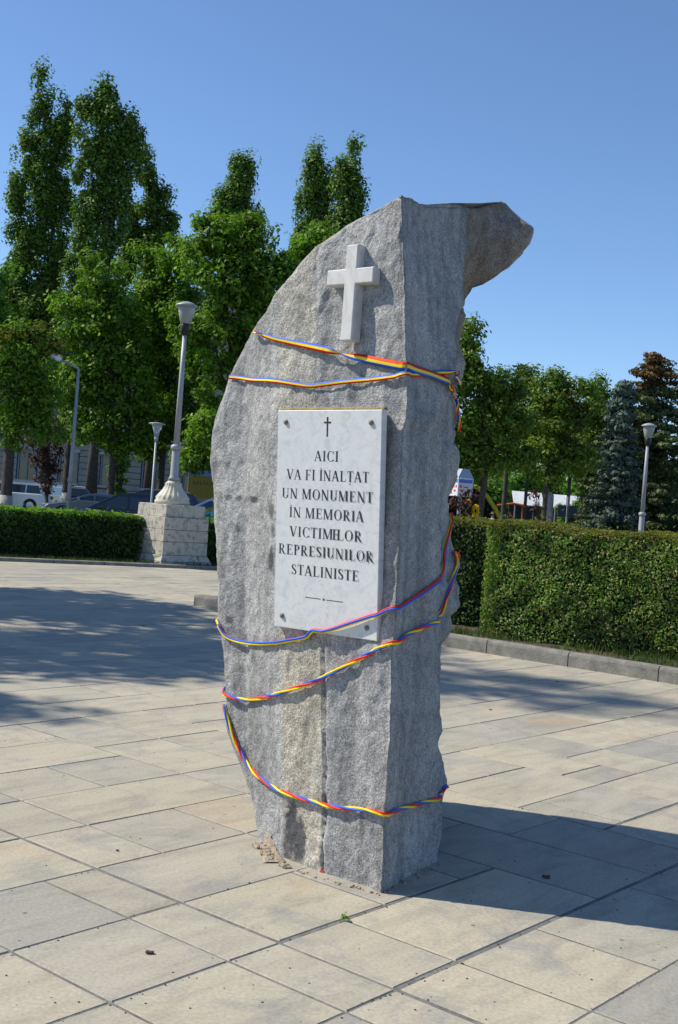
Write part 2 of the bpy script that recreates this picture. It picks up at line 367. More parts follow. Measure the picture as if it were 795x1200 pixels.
# planting beds raised to the top of the kerbs
q = [EA * (ka + .14) - EB * 4, EA * (ka + .14) + EB * 11.45, EA * 22 + EB * 11.45, EA * 60 - EB * 4]
sheet('planting_bed', [(v_.x, v_.y) for v_ in q], .085, SOIL)
q = [K0 - KD * 12 + KN * .1, K0 + KD * 16 + KN * .1, K0 + KD * 16 + KN * 3.0, K0 - KD * 12 + KN * 3.0]
sheet('lawn_strip', [(v_.x, v_.y) for v_ in q], .045, GRASSG)
q = [K0 - KD * 60 + KN * 6, K0 + KD * 60 + KN * 6, K0 + KD * 60 + KN * 60, K0 - KD * 60 + KN * 60]
sheet('road', [(v_.x, v_.y) for v_ in q], -.06, ASPH)
sheet('far_road', [(2, 34), (60, 20), (90, 70), (2, 70)], -.052, ASPH)

# ================================================================== THE MONUMENT
YAW = R(40)
E_ = Vector((math.cos(YAW), -math.sin(YAW), 0)); NI = Vector((math.sin(YAW), math.cos(YAW), 0)); OFF = 3.70
SD = Vector((.475, .88, 0)).normalized()
def interp(tab, x):
    if x <= tab[0][0]: return tab[0][1]
    for (a, va), (b, vb) in zip(tab, tab[1:]):
        if x <= b: return va + (vb - va) * (x - a) / (b - a)
    return tab[-1][1]
Lp = [(470, 231), (458, 236), (440, 247), (420, 256), (405, 265), (385, 282), (372, 290), (362, 301), (345, 320), (330, 342), (315, 366), (298, 388), (290, 402), (275, 430), (267, 445), (260, 465), (255, 485), (250, 503), (247, 520), (243.5, 543), (245, 558), (250, 577), (252, 600), (251, 622), (253, 650), (257, 682), (259, 715), (259, 740), (262, 762), (263, 790), (265, 815), (268, 850), (276, 880), (285, 910), (293, 935), (299, 955), (304, 975), (307, 988), (309, 1000)]
Cp = [(470, 231), (471, 260), (473, 305), (476, 405), (477, 440), (476, 492), (472, 506), (470, 560), (468, 632), (464, 700), (459.5, 767), (457, 864), (451, 952), (447, 1047)]
Sp = [(541, 240), (545, 300), (542, 355), (532, 410), (520, 480), (515.5, 530), (514, 640), (514, 720), (514, 825), (514, 920), (515, 1011)]
Rp = [(588, 235.4), (600, 246), (612, 258), (621, 266), (622, 272), (618, 284), (610, 298), (597, 313), (583, 325), (570, 334), (558, 337.5), (556, 341), (549, 349), (543.5, 357), (543, 375), (541, 392), (539, 402), (541, 420), (541, 440), (540, 447), (535.5, 453), (539.5, 461), (539.5, 488), (537.5, 508), (532, 518), (539, 526), (539.5, 556), (536, 568), (530, 583), (529, 601), (531, 614), (530, 642), (536, 662), (532, 680), (537.5, 687), (537.5, 710), (527, 722), (526, 737), (517, 755), (516.5, 772), (519, 785), (518.5, 818), (515, 826), (515.5, 870), (519.5, 888), (520, 915), (517, 940), (515.5, 960), (515.5, 1000)]
def tabz(pts, n, off): return sorted([(q.z, q.x, q.y) for q in (plane(x, y, n, off) for x, y in pts)])
tz = lambda tab, k: [(a[0], a[k]) for a in tab]
WA = .13
Cz = sorted([(q.z, q.dot(E_)) for q in (plane(x, y, NI, OFF) for x, y in Cp)])
C0 = plane(447, 1047, NI, OFF); SN = Vector((-SD.y, SD.x, 0)); SOFF = SN.dot(C0)
ZF = plane(470, 231, NI, OFF).z
Tp = [(470, 231), (483, 232.5), (494, 237.6), (515, 240), (535, 241.5), (551, 239), (576, 234), (588, 235.4)]
YC = plane(470, 231, NI, OFF).y
tp = [(q.x, q.z) for q in (P(x, y, YC + (x - 470) * (5.55 - YC) / 118) for x, y in Tp)]
ZT = max(z for _, z in tp) + .01
def Cpt(z): return E_ * (interp(Cz, z) + .007 * noise.noise(Vector((0, 3, z * 6))) + .004 * noise.noise(Vector((5, 0, z * 19)))) + NI * (OFF + .004 * noise.noise(Vector((8, 8, z * 15))))
Sz = []
for x, y in Sp:
    d = ray(x, y)
    # intersect with a vertical plane through the local corner
    p_ = CAM + d * (5.05 / d.y)
    for _ in range(6):
        o_ = SN.dot(Cpt(p_.z)); p_ = CAM + d * ((o_ - SN.dot(CAM)) / SN.dot(d))
        if p_.y > 5.35: p_ = CAM + d * (5.35 / d.y)
    Sz.append((p_.z, p_.x, p_.y))
Sz.sort(); Sx = tz(Sz, 1); Sy = tz(Sz, 2)
Rz = sorted([(q.z, q.x, q.y) for q in (P(x, y, 5.58) for x, y in Rp)]); Rx = tz(Rz, 1)
b1 = sorted([(q.z, q.dot(E_)) for q in (plane(x, y, NI, OFF + .03) for x, y in ((326, 290), (325, 480), (328, 740), (331, 900), (334, 1020)))])
b2 = sorted([(q.z, q.dot(E_)) for q in (plane(x, y, NI, OFF) for x, y in ((372, 285), (367, 316), (368, 463), (375, 740), (377, 900), (376, 1020)))])
def wfront(u, z, ua):
    e1, e2 = interp(b1, z), interp(b2, z); uc = interp(Cz, z)
    w = 0.0
    if u < e1: w = min(.17, .028 + (WA - .028) * min(1.3, (e1 - u) / .26) ** 1.15)
    elif u < e2: w = .012 + .016 * (e2 - u) / max(.01, e2 - e1)
    else:
        s = (u - e2) / max(.02, uc - e2); w = .004 + .022 * math.exp(-(u - e2) / .012) * (0.6 if z > .9 else 1.5) + .006 * math.sin(s * PI)
    return w
Lz = []
for x, y in Lp:
    w = WA
    for _ in range(6): q_ = plane(x, y, NI, OFF + w + .012); w = .5 * w + .5 * min(wfront(q_.dot(E_), q_.z, 0), .16) if q_.dot(E_) < interp(Cz, q_.z) - .02 else w * .5
    Lz.append((q_.z, q_.dot(E_) - .006))
Lz.sort()
def fbm(p, oct_=4, f=1.0, g=.5):
    a = 1.0; s_ = 0
    for _ in range(oct_): s_ += a * noise.noise(p * f); f *= 2.05; a *= g
    return s_
NZ = 300; NFc, NS, NLm, NB, NBL = 120, 70, 36, 16, 36
rows = []; att = []
for k in range(NZ + 1):
    z = -.02 + (ZT + .02) * (k / NZ)
    ua, uc = interp(Lz, z), interp(Cz, z); zr = max(0.0, min(1.0, z / ZT))
    C_ = Cpt(z); S_ = Vector((interp(Sx, z), interp(Sy, z), 0)); S_.z = 0
    L_ = Vector((interp(Rx, z), 5.58, 0)); A_ = E_ * ua + NI * (OFF + wfront(ua, z, ua))
    dep = .98 - .38 * zr
    BK = A_ + Vector((.36, .93, 0)) * dep; BR = Vector((max(BK.x + .12, min(.50, L_.x - .02)), 6.1 - .25 * zr, 0))
    row = []; at_r = []
    for i in range(NFc):                                        # front: A -> C
        s = i / NFc; u = ua + (uc - ua) * s; w = wfront(u, z, ua)
        edge = math.exp(-(u - ua) / .012) * .016; w += edge
        e1, e2 = interp(b1, z), interp(b2, z)
        bd = max(0, min(1, (u - e1) / .012)) * max(0, min(1, (e2 - u) / .010))
        row.append(E_ * u + NI * (OFF + w)); at_r.append((bd * (1.25 if z < 1.0 else .75), 0, u))
    for i in range(NS):                                         # side: C -> S
        s = i / NS; p_ = C_.lerp(S_, s); p_ -= Vector((SD.y, -SD.x, 0)) * (.02 * math.sin(s * PI) * (1 if z > 1.9 else .2)); row.append(p_); at_r.append((0, 0, 9))
    for i in range(NLm):                                        # broken back edge: S -> L
        s = i / NLm; p_ = S_.lerp(L_, s); p_ += Vector((-SD.y, SD.x, 0)) * .05 * math.sin(s * PI) * (1 if z < 2.2 else 1.4); row.append(p_); at_r.append((0, min(1, s * 4) * max(0, min(1, (z - 2.15) / .15)), 9))
    for i in range(NB): row.append(L_.lerp(BR, i / NB)); at_r.append((0, 0, 9))
    for i in range(12): row.append(BR.lerp(BK, i / 12)); at_r.append((0, 0, 9))
    for i in range(NBL): row.append(BK.lerp(A_, i / NBL)); at_r.append((0, 0, 9))
    for p_ in row: p_.z = z
    rows.append(row); att.append(at_r)
NR = len(rows[0])
V = []; 
for k, row in enumerate(rows):
    for j, p_ in enumerate(row):
        a = row[(j + 1) % NR] - row[j - 1]; n_ = Vector((a.y, -a.x, 0))
        n_ = n_.normalized() if n_.length > 1e-6 else Vector((0, 0, 1))
        onfront = j < NFc; onside = NFc <= j < NFc + NS
        amp = 1.0
        d1 = fbm(p_ * 1.0 + Vector((3, 1, 7)), 3, 3.2) * (.017 if onfront else (.006 if onside else .018))
        # broken conchoidal steps on the front, long vertical tooling marks
        q_ = Vector((p_.x * 5, p_.y * 5, p_.z * 1.3)); d2 = noise.noise(q_) * (.012 if onfront else .006)
        d3 = fbm(p_, 3, 22, .6) * (.0058 if onfront else .0028)
        r_ = 1 - abs(noise.noise(Vector((p_.x * 7, p_.y * 7, p_.z * 3.5)) + Vector((9, 2, 4)))) * 2; d4 = max(0, r_) ** 3 * (.008 if onfront else .002)
        if onfront:
            cv = noise.cell_vector(Vector((p_.x * 6 + d1 * 60, p_.z * 4 + d1 * 80, 0))).x * .5 + .5; d3 += (cv - .5) * .006
        fade = 1.0
        if onfront and j > NFc - 3: fade = .5
        if onside and j < NFc + 2: fade = .5
        d = (d1 + d2) * fade + d3 + d4
        if onfront: d *= .75
        if j >= NFc + NS and j < NFc + NS + NLm + 6 and z < 9: d += fbm(Vector((p_.x * 2, p_.y * 2, p_.z * 7)), 2, 1.0) * .012
        if j >= NFc + NS and j < NFc + NS + NLm + 12:
            r2 = 1 - abs(noise.noise(p_ * 4.5 + Vector((2, 7, 1)))) * 2; d += max(0, r2) ** 2 * .022 - .008; c2 = noise.cell_vector(Vector((p_.x * 9 + d1 * 40, p_.y * 7, p_.z * 9 + d1 * 30))).y; d += (c2 - .5) * .012
        p2 = p_ + n_ * (d - (.004 if onfront else 0))
        zt = interp(tp, p_.x) if p_.x > tp[0][0] and j >= NFc else ZF
        if p2.z > zt - .0: p2.z = zt + fbm(p_, 3, 6) * .012 - .002
        V.append(p2)
quads = []
for k in range(NZ):
    for j in range(NR):
        a = k * NR + j; b_ = k * NR + (j + 1) % NR; quads.append((a, b_, b_ + NR, a + NR))
# lid
top = [V[NZ * NR + j] for j in range(NR)]; cen = sum(top, Vector()) / NR
prev = list(range(NZ * NR, NZ * NR + NR)); faces = [tuple(q_) for q_ in quads]
for s in (.7, .35):
    i0 = len(V)
    for p_ in top:
        q_ = cen + (p_ - cen) * s; q_.z += fbm(q_, 3, 5) * .015 - .004; V.append(q_)
    cur = list(range(i0, i0 + NR))
    for j in range(NR): faces.append((prev[j], prev[(j + 1) % NR], cur[(j + 1) % NR], cur[j]))
    prev = cur
V.append(cen); ci = len(V) - 1
for j in range(NR): faces.append((prev[j], prev[(j + 1) % NR], ci))
monument = empty('stone_monument', (C0.x - .05, C0.y + .5, 0))
tag(monument, 'tall rough grey granite stone with hooked top, white cross and memorial plaque', 'monument')
MI = Matrix.Translation(-monument.location)
me = bpy.data.meshes.new('stone'); me.from_pydata([tuple(v_ - monument.location) for v_ in V], [], faces); me.update()
stone = link('stone', me, GRAN, monument, True)
for nm, ix in (('band', 0), ('warm', 1)):
    a_ = me.attributes.new(nm, 'FLOAT', 'POINT'); vals = [at_r[ix] for r_ in att for at_r in r_]; vals += [0.0] * (len(V) - len(vals)); a_.data.foreach_set('value', vals)
# dark stains, and last the crevice's shade painted in: centre pixel, half sizes, strength
St = [(342, 968, 7, 30, 1.0), (351, 985, 8, 25, .95), (338, 990, 6, 22, .8), (268, 583, 4, 3, .9), (280, 583, 4, 2.5, .9), (298, 585, 5, 4, 1), (318, 598, 3, 10, .9), (318, 655, 3, 14, 1), (320, 622, 2.5, 8, .7), (269, 726, 4.5, 4.5, .9), (262, 676, 3, 3, .6), (424, 965, 3, 22, .55), (286, 585, 10, 4, .4), (316, 545, 2, 12, .35), (488, 462, 2, 8, .35), (379, 815, 2, 60, .55)]
vals = []
def proj(p_):
    d = p_ - CAM; z = d.dot(FW); return 397.5 + F * d.dot(RT) / z, 600 - F * d.dot(UP) / z
for r_i, row in enumerate(rows):
    for j in range(NR):
        s = 0
        if j < NFc + NS:
            x, y = proj(V[r_i * NR + j])
            for cx, cy, rx, ry, st in St:
                d = ((x - cx) / rx) ** 2 + ((y - cy) / ry) ** 2
                if d < 4:
                    d = math.sqrt(d) + .45 * noise.noise(Vector((x * .35, y * .25, 0))); s = max(s, st * max(0, min(1, (1.15 - d) / .3)))
        vals.append(s)
vals += [0.0] * (len(V) - len(vals)); a_ = me.attributes.new('stain_shade', 'FLOAT', 'POINT'); a_.data.foreach_set('value', vals)

# plaque --------------------------------------------------------------
PY, PT, PR, PW, PH = R(39.28), -.06998, .0126, .5528, .9143
pc = Vector((-.05054, 4.82, 1.42482))
e0 = Vector((math.cos(PY), -math.sin(PY), 0)); n0 = Vector((-math.sin(PY), -math.cos(PY), 0)); u0 = Vector((0, 0, 1))
u2 = u0 * math.cos(PT) - n0 * math.sin(PT); pe = e0 * math.cos(PR) + u2 * math.sin(PR); pu = -e0 * math.sin(PR) + u2 * math.cos(PR); pn = pe.cross(pu)
if pn.dot(n0) < 0: pn = -pn
PM = Matrix(((pe.x, pu.x, pn.x, pc.x), (pe.y, pu.y, pn.y, pc.y), (pe.z, pu.z, pn.z, pc.z), (0, 0, 0, 1)))
mloc = Matrix.Translation(-monument.location)
b = MB(); b.box((-PW / 2, -PH / 2, -.034), (PW / 2, PH / 2, 0), .0025); plq = b.build('plaque', MARB, monument); plq.matrix_local = mloc @ PM
def ppx(cx, cy):   # crop pixel of the plaque -> plaque plane
    x, y = 310 + cx / 4.1375, 470 + cy / 4.1375
    w = plane(x, y, pn, pn.dot(pc)); w -= pc; return w.dot(pe), w.dot(pu)
# serif capitals drawn stroke by stroke
TK, TN, SF = .155, .055, .035
class Gl:
    def __init__(s): s.p = []
    def quad(s, *p): s.p.append(p)
    def rect(s, x0, y0, x1, y1): s.quad((x0, y0), (x1, y0), (x1, y1), (x0, y1))
    def ser(s, x, y, hw):
        if y < .5: s.quad((x - hw, 0), (x + hw, 0), (x + hw, SF), (x - hw, SF))
        else: s.quad((x - hw, 1 - SF), (x + hw, 1 - SF), (x + hw, 1), (x - hw, 1))
    def vert(s, x, w, y0=0, y1=1, ser=True):
        s.rect(x - w / 2, y0, x + w / 2, y1)
        if ser:
            if y0 == 0: s.ser(x, 0, w / 2 + .085)
            if y1 == 1: s.ser(x, 1, w / 2 + .085)
    def diag(s, x0, y0, x1, y1, w): s.quad((x0 - w / 2, y0), (x0 + w / 2, y0), (x1 + w / 2, y1), (x1 - w / 2, y1))
    def arc(s, cx, cy, rx, ry, a0, a1, tk=TK, n=16):
        P_ = []
        for i in range(n + 1):
            a = R(a0 + (a1 - a0) * i / n); th = TN + (tk - TN) * abs(math.cos(a)) ** 1.3
            P_.append(((cx + rx * math.cos(a), cy + ry * math.sin(a)), (cx + (rx - th) * math.cos(a), cy + (ry - TN * .8) * math.sin(a))))
        for (o0, i0), (o1, i1) in zip(P_, P_[1:]): s.quad(o0, o1, i1, i0)
    def path(s, pts):
        L = []
        for i, (x, y, w) in enumerate(pts):
            a = pts[max(i - 1, 0)]; c_ = pts[min(i + 1, len(pts) - 1)]; dx, dy = c_[0] - a[0], c_[1] - a[1]; l = math.hypot(dx, dy) or 1
            L.append(((x - dy / l * w / 2, y + dx / l * w / 2), (x + dy / l * w / 2, y - dx / l * w / 2)))
        for (a, b_), (c_, d) in zip(L, L[1:]): s.quad(a, b_, d, c_)
def glyph(ch):
    g = Gl(); w = .3
    if ch in 'IÎ':
        g.vert(.19, TK); w = .38
        if ch == 'Î': g.rect(.14, 1.07, .24, 1.2)
    elif ch == 'A': g.diag(.09, 0, .36, 1, .06); g.diag(.38, 1, .67, 0, .17); g.rect(.19, .32, .56, .37); g.ser(.09, 0, .1); g.ser(.67, 0, .15); w = .80
    elif ch == 'V': g.diag(.12, 1, .40, 0, .17); g.diag(.68, 1, .42, 0, .06); g.ser(.12, 1, .15); g.ser(.68, 1, .1); w = .80
    elif ch == 'N': g.vert(.15, .06); g.vert(.70, .06); g.diag(.15, 1, .67, 0, .17); w = .86
    elif ch == 'M': g.vert(.14, .06); g.diag(.17, 1, .50, .02, .16); g.diag(.80, 1, .51, .02, .05); g.vert(.86, TK); w = 1.06
    elif ch == 'U': g.vert(.18, TK, .28, 1); g.vert(.66, .06, .28, 1); g.arc(.395, .30, .295, .31, 180, 360, TK); w = .82
    elif ch == 'C': g.arc(.43, .5, .37, .51, 42, 318); g.quad((.70, .68), (.74, .68), (.74, 1), (.71, 1)); g.quad((.68, .2), (.73, .2), (.76, .0), (.73, .0)); w = .80
    elif ch == 'O': g.arc(.43, .5, .39, .51, 0, 360, TK, 26); w = .86
    elif ch in 'RP':
        g.vert(.19, TK); g.arc(.34, .74, .27, .26, -90, 90, .14); g.rect(.19, 1 - .045, .345, 1); g.rect(.19, .48, .345, .525); w = .68
        if ch == 'R': g.diag(.36, .50, .66, 0, .17); g.ser(.70, 0, .11); w = .82
    elif ch in 'EF':
        g.vert(.19, TK); g.rect(.19, .955, .60, 1); g.rect(.19, .49, .48, .535); g.quad((.57, .78), (.60, .78), (.62, 1), (.58, 1)); g.rect(.46, .40, .49, .62); w = .68
        if ch == 'E': g.rect(.19, 0, .62, .045); g.quad((.62, 0), (.65, 0), (.67, .24), (.64, .24)); w = .72
    elif ch == 'L': g.vert(.19, TK); g.rect(.19, 0, .62, .045); g.quad((.60, 0), (.64, 0), (.67, .26), (.64, .26)); w = .70
    elif ch in 'TȚ':
        g.vert(.35, TK); g.rect(.04, .955, .66, 1); g.quad((.03, .76), (.055, .76), (.08, 1), (.04, 1)); g.quad((.645, .76), (.67, .76), (.66, 1), (.62, 1)); w = .70
        if ch == 'Ț': g.quad((.31, -.12), (.40, -.12), (.38, -.24), (.31, -.32))
    elif ch == 'S':
        g.path([(.47, .76, .03), (.45, .90, .04), (.31, .975, .05), (.17, .93, .10), (.11, .80, .145), (.15, .66, .16), (.28, .54, .17), (.41, .42, .17), (.49, .28, .15), (.46, .12, .11), (.33, .025, .06), (.17, .05, .045), (.10, .24, .03)])
        g.rect(.455, .72, .485, .98); g.rect(.085, .02, .115, .28); w = .60
    elif ch == ' ': w = .32
    return g.p, w
LINES = [('AICI', (242, 292), (360, 293)), ('VA FI ÎNALȚAT', (108, 382), (508, 392)), ('UN MONUMENT', (85, 472), (528, 491)), ('ÎN MEMORIA', (120, 563), (482, 585)), ('VICTIMELOR', (122, 655), (476, 683)), ('REPRESIUNILOR', (68, 738), (532, 782)), ('STALINISTE', (130, 841), (460, 872))]
for txt, l_, r_ in LINES:
    xa, ya = ppx(*l_); xb, yb = ppx(*r_); cap = .0425; y_ = (ya + yb) / 2
    adv = []; x = 0
    for ch in txt:
        p_, w = glyph(ch)
        if ch == 'E' and txt == 'VICTIMELOR': adv.append((p_, x - .16)); x += w - .44; continue
        adv.append((p_, x)); x += w + .06
    sx = (xb - xa) / (x - .06); k = 0
    for p_, x0 in adv:
        if not p_: continue
        b = MB()
        for poly in p_:
            zz = .0004 + k * .000015; k += 1
            b.face([(xa + (x0 + px_) * sx, y_ + py_ * cap, zz) for px_, py_ in poly])
        b.build('letter', INK, plq)
b = MB(); x0, y0 = ppx(305, 173); x1, y1 = ppx(305, 77); b.face([(x0 - .004, y0, .0005), (x0 + .004, y0, .0005), (x0 + .0045, y1, .0005), (x0 - .0045, y1, .0005)])
yy = y0 + (y1 - y0) * .72; b.face([(x0 - .019, yy - .0035, .0008), (x0 + .019, yy - .0035, .0008), (x0 + .019, yy + .0035, .0008), (x0 - .019, yy + .0035, .0008)]); b.build('cross_mark', INK, plq)
b = MB()
for a_, c_ in (((197, 950), (273, 961)), ((301, 964), (382, 976))):
    xa, ya = ppx(*a_); xb, yb = ppx(*c_); yb = ya = (ya + yb) / 2; b.face([(xa, ya - .0015, .0005), (xb, yb - .0015, .0005), (xb, yb + .0015, .0005), (xa, ya + .0015, .0005)])
xa, ya = ppx(288, 963); b.face([(xa + .005 * math.cos(a), ya + .005 * math.sin(a), .0005) for a in [i * PI / 4 for i in range(8)]]); b.build('dash_ornament', INK, plq)
bm_ = MB(); bm_.lathe([(.0105, 0), (.0115, .003), (.0100, .006), (.006, .0085), (.001, .0095)], 14)
bme = bm_.mesh('bolt')
for c_ in ((106, 102), (519, 104), (87, 1040), (498, 1100)):
    xa, ya = ppx(*c_); o = link('bolt', bme, BOLT, plq, True); o.location = (xa, ya, 0)
# ochre mortar bead along the top of the plaque and behind it
b = MB(); pts = [(-PW / 2 + PW * i / 30, PH / 2 + .003 + .003 * noise.noise(Vector((i * .7, 0, 0))), -.026) for i in range(31)]
b.tube(pts, [.010 + .004 * noise.noise(Vector((i * .9, 4, 0))) for i in range(31)], 6); b.build('mortar_bead', OCHRE, plq, True)
b = MB(); b.box((-PW / 2 + .02, -PH / 2 + .02, -.10), (PW / 2 - .02, PH / 2 - .02, -.034)); b.build('mortar_bed', CONC, plq)
# cross ---------------------------------------------------------------
TC = .036; co = OFF - .038 - .002
def cpx(x, y): w = plane(x, y, NI, co); return w
cc = cpx(410.7, 322.5); 
cu = [cpx(404.2, 287.2), cpx(417.5, 286.6), cpx(414, 398.9), cpx(400.6, 398.9), cpx(383.2, 316.5), cpx(383.2, 333.9), cpx(437.5, 312.7), cpx(437.4, 331.6)]
U = lambda w: (w - cc).dot(E_); Z = lambda w: w.z - cc.z
hw = (U(cu[1]) - U(cu[0]) + U(cu[2]) - U(cu[3])) / 4; zt_ = (Z(cu[0]) + Z(cu[1])) / 2; zb_ = (Z(cu[2]) + Z(cu[3])) / 2
ul, ur = (U(cu[4]) + U(cu[5])) / 2, (U(cu[6]) + U(cu[7])) / 2; za, zb2 = (Z(cu[4]) + Z(cu[6])) / 2, (Z(cu[5]) + Z(cu[7])) / 2
um = (U(cu[0]) + U(cu[1]) + U(cu[2]) + U(cu[3])) / 4
def outline(o_): return [(um - hw + o_, zb_ + o_), (um + hw - o_, zb_ + o_), (um + hw - o_, zb2 + o_), (ur - o_, zb2 + o_), (ur - o_, za - o_), (um + hw - o_, za - o_), (um + hw - o_, zt_ - o_), (um - hw + o_, zt_ - o_), (um - hw + o_, za - o_), (ul + o_, za - o_), (ul + o_, zb2 + o_), (um - hw + o_, zb2 + o_)]
CM = Matrix(((E_.x, 0, -NI.x, cc.x), (E_.y, 0, -NI.y, cc.y), (E_.z, 1, 0, cc.z), (0, 0, 0, 1)))
b = MB(); b.loft([[(x, y, -TC - .02) for x, y in outline(0)], [(x, y, -.004) for x, y in outline(0)], [(x, y, 0) for x, y in outline(.004)]]); crs = b.build('cross', CROSSM, monument); crs.matrix_local = mloc @ CM
# mortar patch at the foot ---------------------------------------------
bvh0 = BVHTree.FromPolygons([tuple(v_) for v_ in V], faces); b = MB(); Ls = []
for i in range(15):
    yy_ = 976 + 37 * i / 14; xl = 308 + max(0, (984 - yy_)) * .3; xr = 316 + (yy_ - 976) * .52 + 2.5 * noise.noise(Vector((yy_ * .2, 0, 0))); row = []
    for j in range(13):
        x = xl + (xr - xl) * j / 12; d = ray(x, yy_).normalized(); h_ = bvh0.ray_cast(CAM, d); g_ = G(x, yy_)
        if h_[0] is not None and (h_[0] - CAM).length < (g_ - CAM).length: q_ = h_[0] - d * (.004 + .004 * abs(noise.noise(h_[0] * 18)))
        else: q_ = g_ + Vector((0, 0, .007 + .006 * noise.noise(g_ * 25)))
        if j in (0, 12) or i in (0, 14): q_ = q_ + d * .02
        row.append(tuple(q_ - monument.location))
    Ls.append(row)
b.loft(Ls, cap=False, closed=False); b.build('mortar_patch', PALEMORT, monument, True)
b = MB(); r = random.Random(3)
path_ = [G(304, 990), G(322, 1010), G(350, 1021), G(400, 1036), G(446, 1048.5), G(480, 1034), G(514, 1012)]
for i in range(90):
    k = r.random() ** 1.6 * (len(path_) - 1.001); q_ = path_[int(k)].lerp(path_[int(k) + 1], k % 1); s = r.uniform(.003, .012) * (1.6 if k < 1.5 else .8)
    q_ = q_ + Vector((r.uniform(-.02, .012), r.uniform(-.02, .01), .001)) - monument.location; M = Matrix.Translation(q_) @ Matrix.Rotation(r.random() * 3, 4, 'Z'); b.box((-s, -s * .7, -.004), (s, s * .7, s * .7), s * .25, M)
o = b.build('mortar_crumbs', PALEMORT, monument); o['kind'] = 'stuff'

# ribbons ---------------------------------------------------------------
bpy.context.view_layer.update()
vs = list(V); fs = [list(f) for f in faces]
for o in (plq,):
    mw = mloc.inverted() @ o.matrix_local; i0 = len(vs); vs += [mw @ v_.co for v_ in o.data.vertices]; fs += [[i0 + i for i in p_.vertices] for p_ in o.data.polygons]
bvh = BVHTree.FromPolygons([tuple(v_) for v_ in vs], fs)
AX = Vector((.22, 5.35, 0))
def wrap(px, gap=.011, depth0=5.2, n_sub=5):
    """points on the stone under the visible course of the ribbon, then round the back"""
    out = []
    fine_ = []
    for (x0, y0), (x1, y1) in zip(px, px[1:]):
        for i in range(n_sub): fine_.append((x0 + (x1 - x0) * i / n_sub, y0 + (y1 - y0) * i / n_sub))
    fine_.append(px[-1])
    for x, y in fine_:
        d = ray(x, y).normalized(); h = bvh.ray_cast(CAM, d)
        if h[0] is not None:
            n_ = h[1]; n_ = n_ if n_.dot(d) < 0 else -n_; out.append((h[0] + n_ * gap, n_))
        elif out: out.append((CAM + d * (out[-1][0] - CAM).length, out[-1][1]))
    return out
def back(p0, p1, gap=.01, n=9):
    a0 = math.atan2(p0.y - AX.y, p0.x - AX.x); a1 = math.atan2(p1.y - AX.y, p1.x - AX.x)
    if a1 < a0: a1 += 2 * PI
    out = []
    for i in range(1, n):
        a = a0 + (a1 - a0) * i / n; z = p0.z + (p1.z - p0.z) * i / n; o_ = Vector((AX.x + 3 * math.cos(a), AX.y + 3 * math.sin(a), z)); d = Vector((-math.cos(a), -math.sin(a), 0))
        h = bvh.ray_cast(o_, d)
        if h[0] is not None: out.append((h[0] - d * gap, -d))
    return out
def smooth(pts, it=2, press=True):
    for _ in range(it):
        new = [pts[0]]
        for a, b_, c_ in zip(pts, pts[1:], pts[2:]): new.append(((a[0] + b_[0] * 2 + c_[0]) / 4, (a[1] + b_[1] * 2 + c_[1]).normalized()))
        new.append(pts[-1]); pts = new
    if press:       # keep clear of the stone
        out = []
        for p_, n_ in pts:
            h = bvh.find_nearest(p_)
            if h[0] is not None:
                nn = h[1]; nn = nn if nn.dot(n_) > 0 else -nn; s = (p_ - h[0]).dot(nn)
                if s < .006: p_ = p_ + nn * (.0075 - s)
            out.append((p_, n_))
        pts = out
    return pts
def hug(pts, dmin):
    for it in range(3):
        out = []
        for p_, n_ in pts:
            h = bvh.find_nearest(p_)
            if h[0] is not None:
                nn = h[1]; nn = nn if nn.dot(n_) > -.3 else -nn; s = (p_ - h[0]).dot(nn)
                if s < dmin: p_ = p_ + (nn * .7 + n_ * .3) * (dmin - s)
            out.append((p_, n_))
        pts = out
        if it < 2: pts = [pts[0]] + [((a[0] + b_[0] * 2 + c_[0]) / 4, (a[1] + b_[1] * 2 + c_[1]).normalized()) for a, b_, c_ in zip(pts, pts[1:], pts[2:])] + [pts[-1]]
    return pts
def resample(pts, step):
    out = [pts[0]]; acc = 0
    for (a, na), (b_, nb) in zip(pts, pts[1:]):
        L = (b_ - a).length
        if L < 1e-6: continue
        t_ = step - acc
        while t_ <= L: out.append((a.lerp(b_, t_ / L), na.lerp(nb, t_ / L).normalized())); t_ += step
        acc = (acc + L) % step
    out.append(pts[-1]); return out
